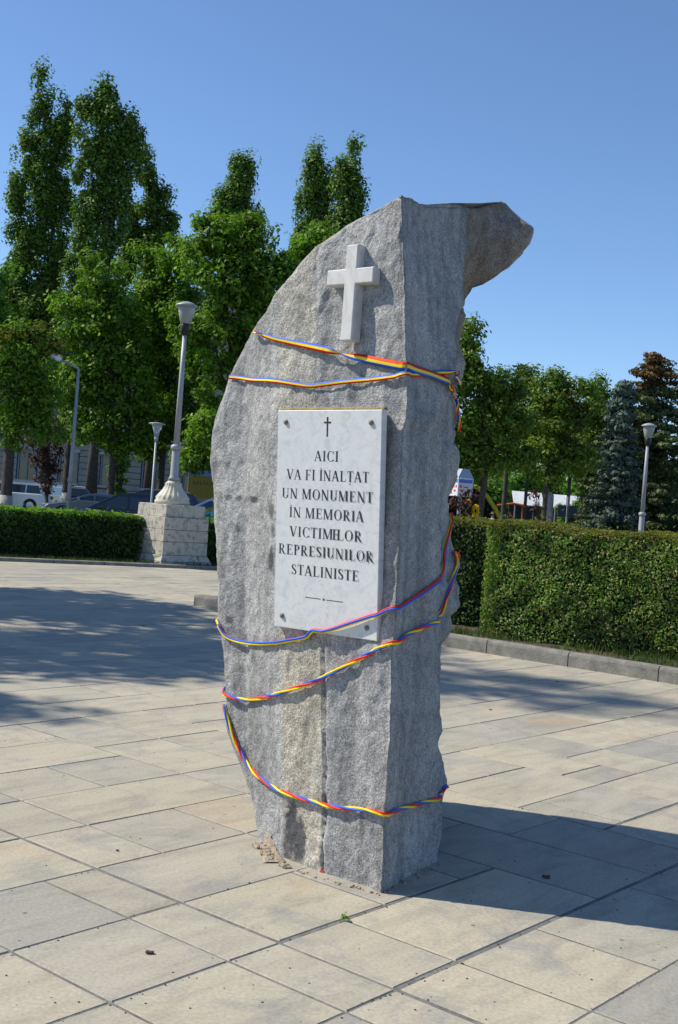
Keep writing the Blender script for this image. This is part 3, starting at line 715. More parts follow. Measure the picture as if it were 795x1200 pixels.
def flat_ribbon(pts, wf, twist, name, label, mats=None):
    """flat tricolour band: wf(s) width, twist(s) angle about its run"""
    pts = hug(resample(pts, .006), .007); b = MB(); n = len(pts); prof = []
    S = 0
    for i, (p_, nn) in enumerate(pts):
        d = (pts[min(i + 1, n - 1)][0] - pts[max(i - 1, 0)][0]).normalized(); nn = (nn - d * nn.dot(d)).normalized(); s_ = nn.cross(d)
        if i: S += (p_ - pts[i - 1][0]).length
        a = twist(S); w = wf(S); v_ = s_ * math.cos(a) + nn * math.sin(a); q_ = p_ + nn * (abs(math.sin(a)) * w * .5 + .001)
        m_ = v_.cross(d) * .0006
        prof.append([q_ + v_ * w * k / 6 + m_ * math.cos(k) for k in (-3, -1, 1, 3)] + [q_ + v_ * w * k / 6 - m_ for k in (3, 1, -1, -3)])
    for r0, r1 in zip(prof, prof[1:]):
        for k in range(8):
            k2 = (k + 1) % 8; ml = {0: 0, 1: 1, 2: 2, 3: 2, 4: 2, 5: 1, 6: 0, 7: 0}[k]; b.face([r0[k], r0[k2], r1[k2], r1[k]], ml)
    o = b.build(name, mats or [RED, YEL, BLU], None); bmm = bmesh.new(); bmm.from_mesh(o.data); bmesh.ops.remove_doubles(bmm, verts=bmm.verts, dist=1e-5); bmm.to_mesh(o.data); bmm.free()
    o.data.polygons.foreach_set('use_smooth', [True] * len(o.data.polygons)); return tag(o, label, 'ribbon', 'tricolour ribbons wound round the stone')
def twisted_ribbon(pts, period, name, label, r0=.0048, ph=0, wob=1.5):
    """the band rolled up on itself: three coloured folds winding round one another"""
    pts = hug(resample(pts, .006), .004); n = len(pts); b = MB(); L3 = [[], [], []]; S = 0; A_ = ph
    for i, (p_, nn) in enumerate(pts):
        d = (pts[min(i + 1, n - 1)][0] - pts[max(i - 1, 0)][0]).normalized(); nn = (nn - d * nn.dot(d)).normalized(); s_ = nn.cross(d)
        if i: S += (p_ - pts[i - 1][0]).length
        A_ += .006 * 2 * PI / period * (1 + .6 * wob * noise.noise(Vector((S * 5, ph, 0))))
        for k in range(3):
            a = A_ + k * 2 * PI / 3; L3[k].append(p_ + nn * .005 + (s_ * math.cos(a) + nn * math.sin(a)) * r0)
    for k in range(3): b.m = k; b.tube(L3[k], r0 * 1.02, 7)
    o = b.build(name, [RED, BLU, YEL] if period > 3 else [RED, YEL, BLU], None, True); return tag(o, label, 'ribbon', 'tricolour ribbons wound round the stone')
X1 = [(301, 389), (314, 393), (325, 397.8), (365.5, 406), (400, 414), (420, 419), (450, 425), (476, 430.5), (499, 438), (514, 444), (526.5, 449.5)]
X1b = [(526.5, 450), (527, 461), (532.7, 473), (532.7, 484.5), (538.5, 498.6), (537.5, 505.6)]
Y1 = [(267.5, 441.6), (286, 442.7), (299, 446), (320.6, 445), (340, 448.7), (352.6, 451), (365.5, 453), (387, 450), (420, 446), (450, 443), (476, 440), (495.7, 438.7), (511.5, 437), (527.4, 437), (534, 443), (537, 449)]
R3 = [(259.5, 733), (265, 745), (283, 752.7), (309, 755), (344, 751), (375, 743), (406, 732), (437, 722), (467.7, 709), (494, 694.6), (513, 679), (517.5, 666), (518, 650.6), (522.7, 626), (528, 602)]
R4 = [(265.5, 812), (269.6, 815.7), (287, 820), (309, 818.8), (335.6, 811), (375, 797), (406, 781), (437, 766), (467.7, 747), (494, 734), (513, 724.6), (517, 710), (522.7, 692), (530, 672.6), (534, 657), (529.5, 648)]
R5 = [(266, 827), (269.6, 846.5), (279.5, 873), (297, 903.7), (322.4, 923.5), (357.6, 936.7), (393, 945.5), (419, 947.7), (454.5, 950), (485, 943), (513.5, 931)]
w1 = wrap(X1, .015); w1 = smooth(smooth(w1, 8), 2)
f1 = flat_ribbon(w1, lambda s: .019 + .016 * min(1, s / .75), lambda s: PI * max(0, 1 - s / .10) + PI * max(0, min(1, (s - .50) / .22)) + .12 * math.sin(s * 9), 'ribbon', 'tricolour ribbon running down from the upper left shoulder of the stone, below the white cross')
w1b = smooth(wrap(X1b, .012), 2)
twisted_ribbon(w1b, .16, 'ribbon', 'loose ribbon end hanging down the shaded right edge below the crossing', .0042)
w2 = smooth(smooth(wrap(Y1, .010), 8), 2)
flat_ribbon(list(reversed(w2)), lambda s: .036 - .016 * min(1, s / .7), lambda s: PI * .02 + (PI * max(0, min(1, (s - .62) / .12))) + .2 * math.sin(s * 7), 'ribbon', 'tricolour ribbon stretched level across the stone just above the plaque')
for px_, per, lab, ph in ((R3, 6.0, 'twisted ribbon slanting across the bottom of the plaque', -1.5), (R4, .30, 'twisted ribbon slanting across the stone under the plaque', .3), (R5, .25, 'lowest twisted ribbon, sagging round the foot of the stone', 2.0)):
    w = wrap(px_, .009); bk = back(w[-1][0], w[0][0]); w = smooth(smooth(w, 6), 2)
    twisted_ribbon(w + bk + [w[0]], per, 'ribbon', lab, .0047, ph)
# thin thread hanging from the crossing
th = smooth(wrap([(478, 405), (484, 418), (494, 432), (506, 452), (520, 480), (530, 515), (536, 550)], .004), 3); b = MB(); b.tube([p_ for p_, _ in th], .0006, 4)
tag(b.build('thread', CROSSM), 'thin pale thread hanging down the shaded side of the stone', 'thread')

# ================================================================== HEDGES, GRASS
def hedge(name, p0, d, inw, L, dep, H, z0, leaf, n, mtl, mtop, label, seed, faces_=('f', 't', 'l', 'b')):
    rg = np.random.default_rng(seed); root = empty(name, p0 + d * (L / 2) + inw * (dep / 2)); root.location.z = z0
    D = np.array(d); I = np.array(inw); base_ = np.array(p0); base_[2] = z0
    def clumpy(k):
        s = rg.uniform(0, L, k); t_ = rg.uniform(0, dep, k); h_ = H * rg.uniform(0, 1, k) ** .85; return s, t_, h_
    areas = {'f': L * H, 't': L * dep, 'l': dep * H * 2, 'b': L * H * .25}; tot = sum(areas[f] for f in faces_); PS, NS_ = [], []
    TP, TN_ = [], []
    for f in faces_:
        k = int(n * areas[f] / tot); s, t_, h_ = clumpy(k); dpt = rg.exponential(leaf * 1.1, k) - leaf * .6
        if f == 'f': t_ = dpt; nr = -I
        elif f == 'b': t_ = dep - dpt; nr = I
        elif f == 't': h_ = H - dpt; nr = np.array((0, 0, 1.))
        else: side = rg.random(k) < .5; s = np.where(side, dpt, L - dpt); nr = None
        # uneven surface and rounded shoulders
        wob = .055 * np.sin(s * 2.3 + seed) * np.sin(h_ * 2.1 + s) + .03 * np.sin(s * 11 + 3 * np.sin(h_ * 7)) + .03 * np.sin(s * 5.1 + h_ * 4) + .02 * np.sin(h_ * 9 + s * 3)
        if f == 'f': t_ = t_ - wob + .10 * np.clip((h_ / H - .88) / .12, 0, 1) ** 2 + .04 * np.clip((.35 - h_ / H) / .35, 0, 1)
        if f == 't': h_ = h_ + np.where(rg.random(k) < .035, rg.exponential(.035, k), 0) + wob * .5 - .05 * np.clip((.12 - t_) / .12, 0, 1)
        p_ = base_ + np.outer(s, D) + np.outer(t_, I); p_[:, 2] += h_
        if f == 'l': nn = np.where(side[:, None], -D, D)
        else: nn = np.tile(nr, (k, 1))
        nn = nn * .8 + np.array((0, 0, .35)) + rg.normal(size=(k, 3)) * .65
        if f == 't': TP.append(p_); TN_.append(nn)
        else:
            young = h_ > H * (.965 - .03 * rg.random(k)); TP.append(p_[young]); TN_.append(nn[young]); PS.append(p_[~young]); NS_.append(nn[~young])  # leaves near the top go with the top set
    rel = np.array(root.location)
    P1 = np.concatenate(PS) - rel; link('foliage', leaf_mesh('foliage', P1, np.concatenate(NS_), leaf, rg), mtl, root)
    P2 = np.concatenate(TP) - rel; link('top_leaves', leaf_mesh('top_leaves', P2, np.concatenate(TN_), leaf, rg), mtop, root)
    r = random.Random(seed); b = MB()
    for i in range(int(L * 5)):
        s = r.uniform(.1, L - .1); t_ = r.uniform(.08, dep - .08); q_ = Vector(p0) + d * s + inw * t_ - root.location; q_.z = -.02; top_ = q_ + Vector((r.uniform(-.2, .2), r.uniform(-.2, .2), H * .9))
        b.tube([q_, q_.lerp(top_, .5) + Vector((r.uniform(-.05, .05), r.uniform(-.05, .05), 0)), top_], [.012, .008, .003], 5)
    o = b.build('stems', STEM, root); o['kind'] = 'stuff'
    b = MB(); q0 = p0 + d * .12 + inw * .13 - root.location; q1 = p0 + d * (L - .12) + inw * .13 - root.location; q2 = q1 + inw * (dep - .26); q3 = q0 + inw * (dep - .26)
    b.loft([[(v_.x, v_.y, .02) for v_ in (q0, q1, q2, q3)], [(v_.x, v_.y, H - .045) for v_ in (q0, q1, q2, q3)]]); b.build('dark_core', HCORE, root)  # solid dark box filling the inside of the hedge
    tag(root, label, 'hedge'); return root
HCORE = rough_mat('dark_hedge_core', (.012, .018, .008), (.03, .042, .016), 14, .95, 1, .05, 40)
hr0 = G(562, 745, .085); hr1 = G(795, 775, .085)
hd = (hr1 - hr0); hd.z = 0; hd.normalize(); hi = Vector((-hd.y, hd.x, 0))
zt = plane(700, 620.5, hi, hi.dot(hr0)).z
HH = zt - .085
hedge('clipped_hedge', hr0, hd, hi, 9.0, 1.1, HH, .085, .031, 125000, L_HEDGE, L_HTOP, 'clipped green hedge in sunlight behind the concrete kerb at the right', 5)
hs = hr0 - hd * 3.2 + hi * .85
hedge('clipped_hedge', hs, hd, hi, 3.6, .9, HH - .02, .085, .040, 26000, L_HSHADE, L_HTOP, 'set-back stretch of hedge between the stone and the sunlit hedge', 6)  # dark leaves stand for the shadow lying on this stretch
hl0 = G(0, 650.5, .045) - KD * 6
zt = plane(0, 594.5, KN, KN.dot(hl0)).z
hedge('clipped_hedge', hl0, KD, KN, 17, 1.0, zt - .045, .045, .055, 60000, L_HSHADE, L_LITE, 'long dark clipped hedge across the far side of the square, behind the lamp pedestal', 8)  # dark face and light top carry shade and sun in their colour
def grass(name, n, region, h, z, label, seed):
    rg = np.random.default_rng(seed); p_ = region(rg, n); p_[:, 2] = z; k = len(p_)
    a = rg.uniform(0, 2 * PI, k); w = .006 * (h / .08); hh = h * rg.uniform(.4, 1.2, k); dx = np.stack([np.cos(a), np.sin(a), 0 * a], 1); ln = rg.normal(size=(k, 3)) * (.35 * hh)[:, None]; ln[:, 2] = hh
    Vv = np.empty((k, 4, 3)); Vv[:, 0] = p_ - dx * w; Vv[:, 1] = p_ + dx * w; Vv[:, 2] = p_ + ln + dx * w * .2; Vv[:, 3] = p_ + ln - dx * w * .2
    o = link(name, qmesh(name, Vv.reshape(-1, 3), np.arange(k * 4).reshape(k, 4)), L_GRASS); return tag(o, label, 'grass', kind='stuff')
bd0 = EA * (ka + .17); 
def reg1(rg, n):
    b_ = rg.uniform(.5, 11.3, n); a_ = rg.uniform(ka + .18, ka + 2.3, n) ; p_ = np.outer(a_, np.array(EA)) + np.outer(b_, np.array(EB)); dd = (p_ - np.array(hr0)) @ np.array(hi)
    den = np.array([noise.noise(Vector((x * 1.4, y * 1.4, 0))) for x, y, _ in p_]); return p_[(dd < .25) & (den > -.12)]
grass('grass', 17000, reg1, .085, .085, 'thin grass growing between the kerb and the hedge', 3)
def reg2(rg, n):
    s = rg.uniform(-10, 16, n); t_ = rg.uniform(.12, 1.6, n); return np.array(K0) + np.outer(s, np.array(KD)) + np.outer(t_, np.array(KN))
grass('grass', 26000, reg2, .07, .045, 'bright grass strip below the far dark hedge', 4)

# ================================================================== LAMPS
def stone_pedestal(root, s, zs):
    z = 0.0
    for ci_, (h_, w0, w1, joint) in enumerate(zs):
        k = joint; hw0, hw1 = w0 / 2, w1 / 2; g = .004
        for q_ in range(4):      # pinwheel of four blocks in each course
            M = Matrix.Rotation(q_ * PI / 2, 4, 'Z'); b = MB(); t_ = .30; cut = w0 * (joint - .5)
            for (xa, xb) in (((-hw0 + g, cut - g)), ((cut + g, hw0 - t_ - g))):
                if xb - xa < .08: continue
                f = hw1 / hw0; b = MB()
                b.loft([[(xa * 1, -hw0, z + g), (xb, -hw0, z + g), (xb, -hw0 + t_, z + g), (xa, -hw0 + t_, z + g)], [(xa * f, -hw0 * f, z + h_ - g - .008), (xb * f, -hw0 * f, z + h_ - g - .008), (xb, -hw0 + t_, z + h_ - g - .008), (xa, -hw0 + t_, z + h_ - g - .008)], [(xa * f + .008, -hw0 * f + .008, z + h_ - g), (xb * f - .008, -hw0 * f + .008, z + h_ - g), (xb - .008, -hw0 + t_, z + h_ - g), (xa + .008, -hw0 + t_, z + h_ - g)]], M=M); b.build('stone_block', LIME, root)
        z += h_
    b = MB(); b.box((-.44, -.44, 0), (.44, .44, z - .02)); b.build('core', LIME, root); return z
def park_lamp(loc, rz, label, H=5.35):
    root = empty('park_lamp', loc, rz); tag(root, label, 'lamp post', 'frosted park lamps on stone pedestals')
    z = stone_pedestal(root, 1, [(.10, 1.34, 1.28, .5), (.13, 1.26, 1.14, .34), (.27, 1.125, 1.12, .5), (.245, 1.125, 1.115, .36), (.25, 1.115, 1.11, .5), (.255, .99, .98, .42)])
    b = MB(); b.lathe([(.36, z), (.365, z + .06), (.335, z + .10), (.34, z + .13), (.29, z + .20), (.21, z + .30), (.16, z + .40), (.17, z + .43), (.14, z + .46), (.10, z + .50)], 72, rf=lambda a, zz: 1 + (.045 * math.cos(a * 18) if z + .12 < zz < z + .44 else 0)); b.build('base', PALEP, root, True)
    b = MB(); b.lathe([(.13, z + .50), (.10, z + .56), (.085, z + .62), (.083, z + 1.1), (.075, z + 1.12)], 18); b.build('pole_foot', METAL, root, True)
    b = MB(); b.lathe([(.075, z + 1.12), (.108, z + 1.14), (.115, z + 1.18), (.108, z + 1.22), (.07, z + 1.24)], 18); b.build('collar', METAL, root, True)
    b = MB(); b.lathe([(.066, z + 1.24), (.055, z + 2.4), (.044, H - .62)], 14); b.build('pole', METAL, root, True)
    b = MB(); b.lathe([(.05, H - .64), (.095, H - .60), (.10, H - .44), (.085, H - .40)], 16); b.build('socket', BLK, root, True)
    b = MB(); b.lathe([(.085, H - .41), (.11, H - .39), (.15, H - .22), (.18, H - .06), (.175, H - .05)], 20); b.build('lamp_glass', FROST, root, True)
    b = MB(); b.lathe([(.19, H - .06), (.235, H - .05), (.23, H - .02), (.12, H + .035), (.04, H + .055), (.01, H + .06)], 24); b.build('lamp_cap', METAL, root, True)
    return root
pb = G(198, 664.5, .0)
pd_ = (G(160, 658) - pb); 
prz = GRID - PI / 2 + R(4)
off_ = Matrix.Rotation(prz, 3, 'Z') @ Vector((.56, .56, 0))
off2 = Vector((0, 0, 0)); ang = prz
cpos = pb + Vector((math.cos(PI / 2), math.sin(PI / 2), 0)) * .80
lz = plane(224, 357, Vector((0, 1, 0)), cpos.y).z
park_lamp((cpos.x - .14, cpos.y, 0), PI / 4 - R(1), 'tall frosted lamp on a square limestone pedestal left of the stone', lz)
rl = P(761, 498, 36); pr_ = park_lamp((rl.x, 36, -.52), PI / 4 + .2, 'frosted park lamp rising behind the sunlit hedge, in front of the spruces', rl.z + .52)
# small glass lamp behind the pedestal
sl = P(182, 496, 34); root = empty('garden_lamp', (P(178, 585, 34).x, 34, 0)); tag(root, 'small clear-glass lamp on a thin grey pole beside the dark car', 'lamp post')
H = sl.z; b = MB(); b.lathe([(.06, 0), (.055, .8), (.035, .85), (.032, H - .5)], 10); b.build('pole', METAL, root, True)
b = MB(); b.lathe([(.05, H - .52), (.06, H - .40), (.035, H - .38)], 10); b.build('socket', METAL, root, True)
CLR = mat('clear_lamp_glass', (.75, .8, .82), .1); CLR.node_tree.nodes['Principled BSDF'].inputs['Transmission Weight'].default_value = .6
b = MB(); b.lathe([(.06, H - .38), (.10, H - .2), (.17, H - .03)], 12); b.build('lamp_glass', CLR, root, True)
b = MB(); b.lathe([(.24, H - .03), (.24, H), (.05, H + .03)], 14); b.build('lamp_cap', METAL, root, True)
# street lamp with an arm
Ys = 42; top_ = P(92.5, 432, Ys); bot = P(80, 597, Ys); root = empty('street_lamp', (bot.x, Ys, -.05)); tag(root, 'grey steel street lamp with bent arm and flat head above the parked cars', 'lamp post')
tl = top_ - root.location; b = MB(); b.tube([(0, 0, 0), (tl.x * .35, 0, tl.z * .35), tl], [.085, .07, .05], 10); b.build('pole', METAL, root, True)
b = MB(); bp = tl * .30; b.tube([bp - Vector((0, 0, .06)), bp + Vector((0, 0, .06))], .10, 10); b.build('collar', METAL, root, True)
he = P(72, 422, Ys) - root.location; b = MB(); b.tube([tl, tl.lerp(he, .5) + Vector((0, 0, .02)), he], [.045, .04, .035], 8); b.build('arm', METAL, root, True)
WHM = mat('pale_lamp_housing', (.8, .82, .84), .35); h1 = P(59, 415.5, Ys) - root.location; b = MB(); b.tube([he, he.lerp(h1, .25), he.lerp(h1, .8), h1], [.06, .14, .13, .05], 10); b.build('lamp_head', WHM, root, True)

# ================================================================== TREES
def clumps_from(blobs, Y, rg, rc, dens, spread=.55, gap=-.24):
    C_, Rr = [], []; blobs = list(blobs)
    for (px, py, rx, ry) in list(blobs):
        for q_ in range(3):
            a = rg.uniform(0, 2 * PI); f = rg.uniform(.22, .42); blobs.append((px + math.cos(a) * rx * .98, py + math.sin(a) * ry * .98, rx * f, ry * f))
    for (px, py, rx, ry) in blobs:
        rx *= .92; ry *= .92
        w = rx / F * Y; h_ = ry / F * Y; c = P(px, py, Y); dp = max(min(w, h_) * 1.05, w * .8); c.y += rg.uniform(-.3, .3) * dp * spread
        area = 4 * PI * (((w * h_) ** 1.6 + (w * dp) ** 1.6 + (h_ * dp) ** 1.6) / 3) ** (1 / 1.6); k = max(4, int(dens * area / (rc * rc)))
        u = rg.normal(size=(k, 3)); u /= np.linalg.norm(u, axis=1, keepdims=True); r_ = (1 - .75 * rg.random(k) ** 1.5)[:, None] * (1 + rg.normal(size=(k, 1)) * .07)
        C_.append(np.array(c) + u * r_ * np.array((w, dp, h_))); Rr.append(rc * rg.uniform(.6, 1.35, k))
    C_, Rr = np.concatenate(C_), np.concatenate(Rr); f = .62 / rc; o_ = rg.uniform(0, 50)
    keep = np.array([noise.noise(Vector((p_[0] * f + o_, p_[1] * f, p_[2] * f * .8))) + .12 * rg.normal() > gap for p_ in C_]); return C_[keep], Rr[keep]
def foliage(name, root, C_, Rr, per, size, m, rg, flat=.75, up=.5):
    k = len(C_); cid = np.repeat(np.arange(k), per); u = rg.normal(size=(k * per, 3)); u /= np.linalg.norm(u, axis=1, keepdims=True)
    r_ = rg.random(k * per)[:, None] ** .36; pos = C_[cid] + u * r_ * Rr[cid][:, None] * np.array((1, 1, flat)); nn = u * 1.1 + rg.normal(size=u.shape) * .38 + np.array((0, 0, up))
    return link(name, leaf_mesh(name, pos - np.array(root.location), nn, size, rg), m, root)
def trunk(root, pts, rads, limbs=(), wash=0, m=None):
    b = MB(); pts = [Vector(p_) - root.location for p_ in pts]
    fine_, fr = [], []
    for i in range(len(pts) - 1):
        for s in range(4): fine_.append(pts[i].lerp(pts[i + 1], s / 4) + Vector((noise.noise(pts[i] + Vector((s, 0, 0))), noise.noise(pts[i] + Vector((0, s, 5))), 0)) * rads[i] * .35); fr.append(rads[i] + (rads[i + 1] - rads[i]) * s / 4)
    fine_.append(pts[-1]); fr.append(rads[-1]); fr[0] *= 1.35; b.tube(fine_, fr, 10); o = b.build('trunk', m or BARK, root, True)
    if limbs:
        b = MB()
        for (p0, p1, r_) in limbs:
            p0 = Vector(p0) - root.location; p1 = Vector(p1) - root.location; mid_ = p0.lerp(p1, .5) + Vector((0, 0, -.08)) * (p1 - p0).length; b.tube([p0, mid_, p1], [r_, r_ * .7, r_ * .25], 7)
        b.build('limbs', m or BARK, root, True)
    if wash:
        b = MB(); b.tube([(0, 0, -.02), fine_[1] * (wash / max(.1, fine_[1].z))], [fr[0] + .012, fr[1] + .012], 10); b.build('limewash', WHITEWASH, root, True)
def tree(kind, Y, tpx, tbase_r, blobs, leafm, label, seed, rc=.55, dens=.42, per=55, size=.17, cat='tree', group=None, tlean=0, wash=0, extra=None, flat=.75, nl=6):
    rg = np.random.default_rng(seed); bx = P(tpx, 600, Y).x; root = empty(kind, (bx, Y, 0)); tag(root, label, cat, group)
    C_, Rr = clumps_from(blobs, Y, rg, rc, dens); cx = float(np.mean(C_[:, 0])); zl, zh = np.percentile(C_[:, 2], 8), np.percentile(C_[:, 2], 80)
    foliage('crown', root, C_, Rr, per, size, leafm, rg, flat)
    if extra: C2, R2 = clumps_from(extra[0], Y, rg, rc, dens * extra[2]); foliage('turning_leaves', root, C2, R2, per, size, extra[1], rg, flat)
    tip = Vector((bx + (cx - bx) * .7, Y, zh)); lo = Vector((bx + tlean, Y, zl)); limbs = []
    idx = rg.choice(len(C_), min(len(C_), nl * 3), replace=False); st = Vector((bx, Y, 0))
    for i in idx:
        s = rg.uniform(.0, .7); p0 = lo.lerp(tip, s * .8); limbs.append((p0, Vector(C_[i]), tbase_r * .35 * (1 - s * .5)))
    trunk(root, [st, lo, lo.lerp(tip, .5), tip], [tbase_r, tbase_r * .75, tbase_r * .5, tbase_r * .15], limbs, wash); return root
PG = 'trees along the street behind the square'
pop = dict(rc=.55, dens=.85, per=72, size=.20, flat=1.3, group='poplars behind the street')
def pblobs(*L): return [(x, y, rx, ry) for x, y, rx, ry in L]
tree('poplar_tree', 76, 48, .3, pblobs((50, 118, 11, 34), (60, 170, 15, 50), (35, 165, 12, 40), (76, 150, 9, 42), (26, 215, 12, 45), (18, 260, 9, 32), (52, 240, 16, 60), (30, 300, 18, 48), (55, 330, 20, 62), (14, 330, 14, 45), (78, 230, 9, 60), (70, 300, 10, 60), (40, 380, 30, 45)), L_POP, 'tallest poplar at the far left, two-headed crown', 21, **pop)
tree('poplar_tree', 74, 105, .32, pblobs((122, 115, 11, 32), (113, 165, 16, 50), (134, 150, 15, 42), (150, 150, 12, 30), (98, 150, 6, 34), (140, 200, 15, 45), (118, 235, 17, 60), (98, 250, 11, 62), (132, 275, 9, 40), (88, 330, 13, 62), (108, 320, 16, 50), (158, 178, 7, 22), (150, 235, 7, 28)), L_POP, 'wide tall poplar beside the tallest one, second from the left', 22, **pop)
tree('poplar_tree', 78, 172, .3, pblobs((172, 205, 10, 27), (178, 240, 14, 34), (164, 262, 14, 36), (192, 262, 12, 28), (152, 300, 16, 30), (178, 295, 14, 30), (197, 243, 6, 16)), L_POP, 'shorter dark poplar third from the left', 23, **pop)
tree('poplar_tree', 78, 275, .35, pblobs((291, 203, 8, 22), (278, 222, 8, 28), (270, 240, 9, 30), (292, 235, 9, 30), (258, 252, 9, 24), (280, 275, 24, 32)), L_POP, 'poplar with a split tip rising behind the maples left of the stone', 24, **pop)
tree('poplar_tree', 76, 370, .35, pblobs((369, 192, 10, 23), (365, 225, 12, 34), (380, 240, 10, 40), (358, 258, 11, 26), (370, 290, 20, 35)), L_POP, 'narrow poplar just left of the top of the stone', 25, **pop)
tree('poplar_tree', 75, 408, .35, pblobs((412, 192, 14, 24), (416, 220, 14, 34), (400, 220, 12, 34), (408, 258, 16, 26), (395, 262, 12, 20), (410, 300, 22, 35)), L_POP, 'rounder poplar behind the top of the stone, rightmost of the poplars', 26, **pop)
mp_ = dict(rc=.50, dens=.72, per=74, size=.17, group=PG)
tree('maple_tree', 50, 128, .17, pblobs((120, 335, 32, 32), (98, 375, 34, 34), (140, 375, 36, 34), (112, 420, 42, 36), (155, 425, 34, 40), (150, 515, 24, 16), (95, 455, 28, 30), (130, 480, 42, 34), (165, 475, 30, 35), (105, 505, 24, 20)), L_MAPLE, 'bright green maple between the street lamp and the tall park lamp', 31, **mp_)
tree('maple_tree', 52, 186, .17, pblobs((205, 312, 34, 34), (178, 345, 32, 34), (215, 360, 38, 40), (185, 400, 34, 36), (215, 425, 36, 40), (200, 480, 40, 40), (180, 510, 24, 24), (225, 500, 26, 30), (176, 290, 12, 10)), L_MAPLE, 'maple standing right behind the tall park lamp', 32, **mp_)
tree('maple_tree', 47, 268, .17, pblobs((268, 275, 36, 32), (300, 295, 32, 34), (245, 305, 34, 34), (320, 325, 30, 36), (275, 340, 44, 44), (245, 380, 40, 44), (300, 385, 40, 46), (265, 440, 44, 46), (310, 440, 36, 40), (250, 500, 36, 34), (290, 500, 40, 34), (240, 528, 22, 16), (215, 535, 18, 14)), L_MAPLE, 'broad maple filling the view just left of the stone', 33, **mp_)
tree('maple_tree', 52, 385, .17, pblobs((362, 285, 30, 28), (395, 300, 30, 30), (345, 310, 24, 30), (375, 340, 40, 40), (350, 400, 40, 40), (410, 400, 50, 50), (380, 470, 50, 50)), L_MAPLE, 'maple mostly hidden behind the upper part of the stone', 34, **mp_)
tree('linden_tree', 42, 6, .22, pblobs((15, 400, 34, 22), (40, 425, 30, 30), (5, 440, 34, 34), (45, 465, 34, 32), (10, 490, 34, 34), (50, 500, 26, 20)), L_MAPLE, 'tree with yellowing top at the left edge, trunk in front of the silver car', 35, rc=.42, dens=.7, per=64, size=.135, group=PG, extra=([(18, 392, 30, 16), (48, 410, 20, 16)], L_YEL, .8), wash=.95)
tree('linden_tree', 58, -20, .24, pblobs((-8, 340, 22, 40), (-20, 390, 28, 40), (0, 375, 16, 20), (-25, 450, 30, 40)), L_LITE, 'pale green tree cut off by the left edge, behind the yellowing one', 36, **mp_)
tree('small_tree', 56, 76, .2, pblobs((76, 470, 7, 26), (78, 440, 9, 22), (73, 400, 14, 26), (60, 430, 12, 16)), L_LITE, 'thick leaning trunk with pale ivy-like leaves beside the street lamp', 37, rc=.35, dens=.5, per=50, size=.15, group=PG, wash=1.1)
tree('small_tree', 60, 139, .2, pblobs((139, 548, 9, 12), (139, 566, 8, 16), (136, 580, 5, 10), (140, 520, 14, 16)), L_LITE, 'ivy-covered trunk between the building windows', 38, rc=.3, dens=.6, per=40, size=.15, group=PG)
tree('purple_plum_tree', 52, 54, .07, pblobs((44, 515, 12, 20), (62, 512, 13, 18), (52, 540, 16, 22), (56, 560, 10, 12)), L_PURP, 'small purple-leaved tree behind the silver car', 39, rc=.35, dens=.45, per=42, size=.12, cat='tree')
# right-hand trees
rt = dict(rc=.36, dens=.62, per=62, size=.115, group='broadleaf trees beyond the sunlit hedge')
tree('broadleaf_tree', 34, 560, .11, pblobs((543, 395, 14, 18), (548, 425, 24, 26), (575, 450, 30, 24), (550, 465, 30, 32), (590, 470, 24, 30), (560, 505, 36, 30), (556, 545, 18, 16), (606, 540, 14, 12), (595, 505, 26, 22), (540, 525, 24, 22), (580, 535, 30, 18), (520, 440, 20, 40), (520, 500, 20, 40)), L_OAK, 'dark leaning tree directly right of the stone', 41, tlean=.15, **rt)
tree('broadleaf_tree', 44, 590, .11, pblobs((608, 447, 22, 15), (622, 470, 24, 26), (600, 480, 22, 26), (632, 500, 20, 26), (612, 515, 26, 22), (590, 450, 16, 14), (622, 540, 22, 16)), L_OAK, 'round-topped tree second from the stone on the right', 42, **rt)
tree('broadleaf_tree', 38, 638, .10, pblobs((665, 450, 22, 14), (650, 470, 22, 22), (682, 472, 24, 24), (655, 500, 28, 26), (640, 520, 24, 18), (668, 525, 22, 22), (655, 550, 26, 14), (686, 540, 20, 20), (637, 455, 10, 10), (625, 540, 14, 12)), L_OAK, 'tree with pale mottled trunk beside the white stall roofs', 43, extra=([(660, 490, 22, 22), (672, 470, 14, 10)], L_YEL, .25), **rt)
tree('broadleaf_tree', 50, 702, .13, pblobs((695, 452, 22, 14), (690, 485, 26, 28), (698, 520, 24, 30), (686, 550, 24, 20), (706, 550, 18, 25), (694, 570, 18, 12)), L_OAK, 'dark straight-trunked tree next to the spruces', 44, **rt)
FG = 'far light-green trees behind the stalls'
fr_ = dict(rc=.9, dens=.4, per=55, size=.30, group=FG)
for i, (px, py, rx, ry, Y, lab) in enumerate([(575, 565, 26, 24, 95, 'far pale tree behind the yellow-rimmed dome'), (612, 562, 24, 20, 100, 'far pale tree above the left white stall roof'), (645, 565, 26, 20, 110, 'far pale tree between the two stall roofs'), (690, 560, 26, 26, 100, 'far tree above the right white stall roof'), (740, 575, 34, 34, 100, 'far tree hidden behind the spruces'), (785, 570, 34, 40, 95, 'far tree at the right edge behind the spruces'), (540, 560, 26, 30, 105, 'far tree half hidden by the stone on the right')]):
    tree('far_tree', Y, px, .3, [(px, py, rx, ry), (px - rx * .5, py + ry * .5, rx * .7, ry * .6), (px + rx * .5, py + ry * .5, rx * .7, ry * .6), (px, py + ry, rx * .8, ry * .7)], L_LITE if i in (0, 1, 2, 3, 6) else L_OAK, lab, 50 + i, **fr_)
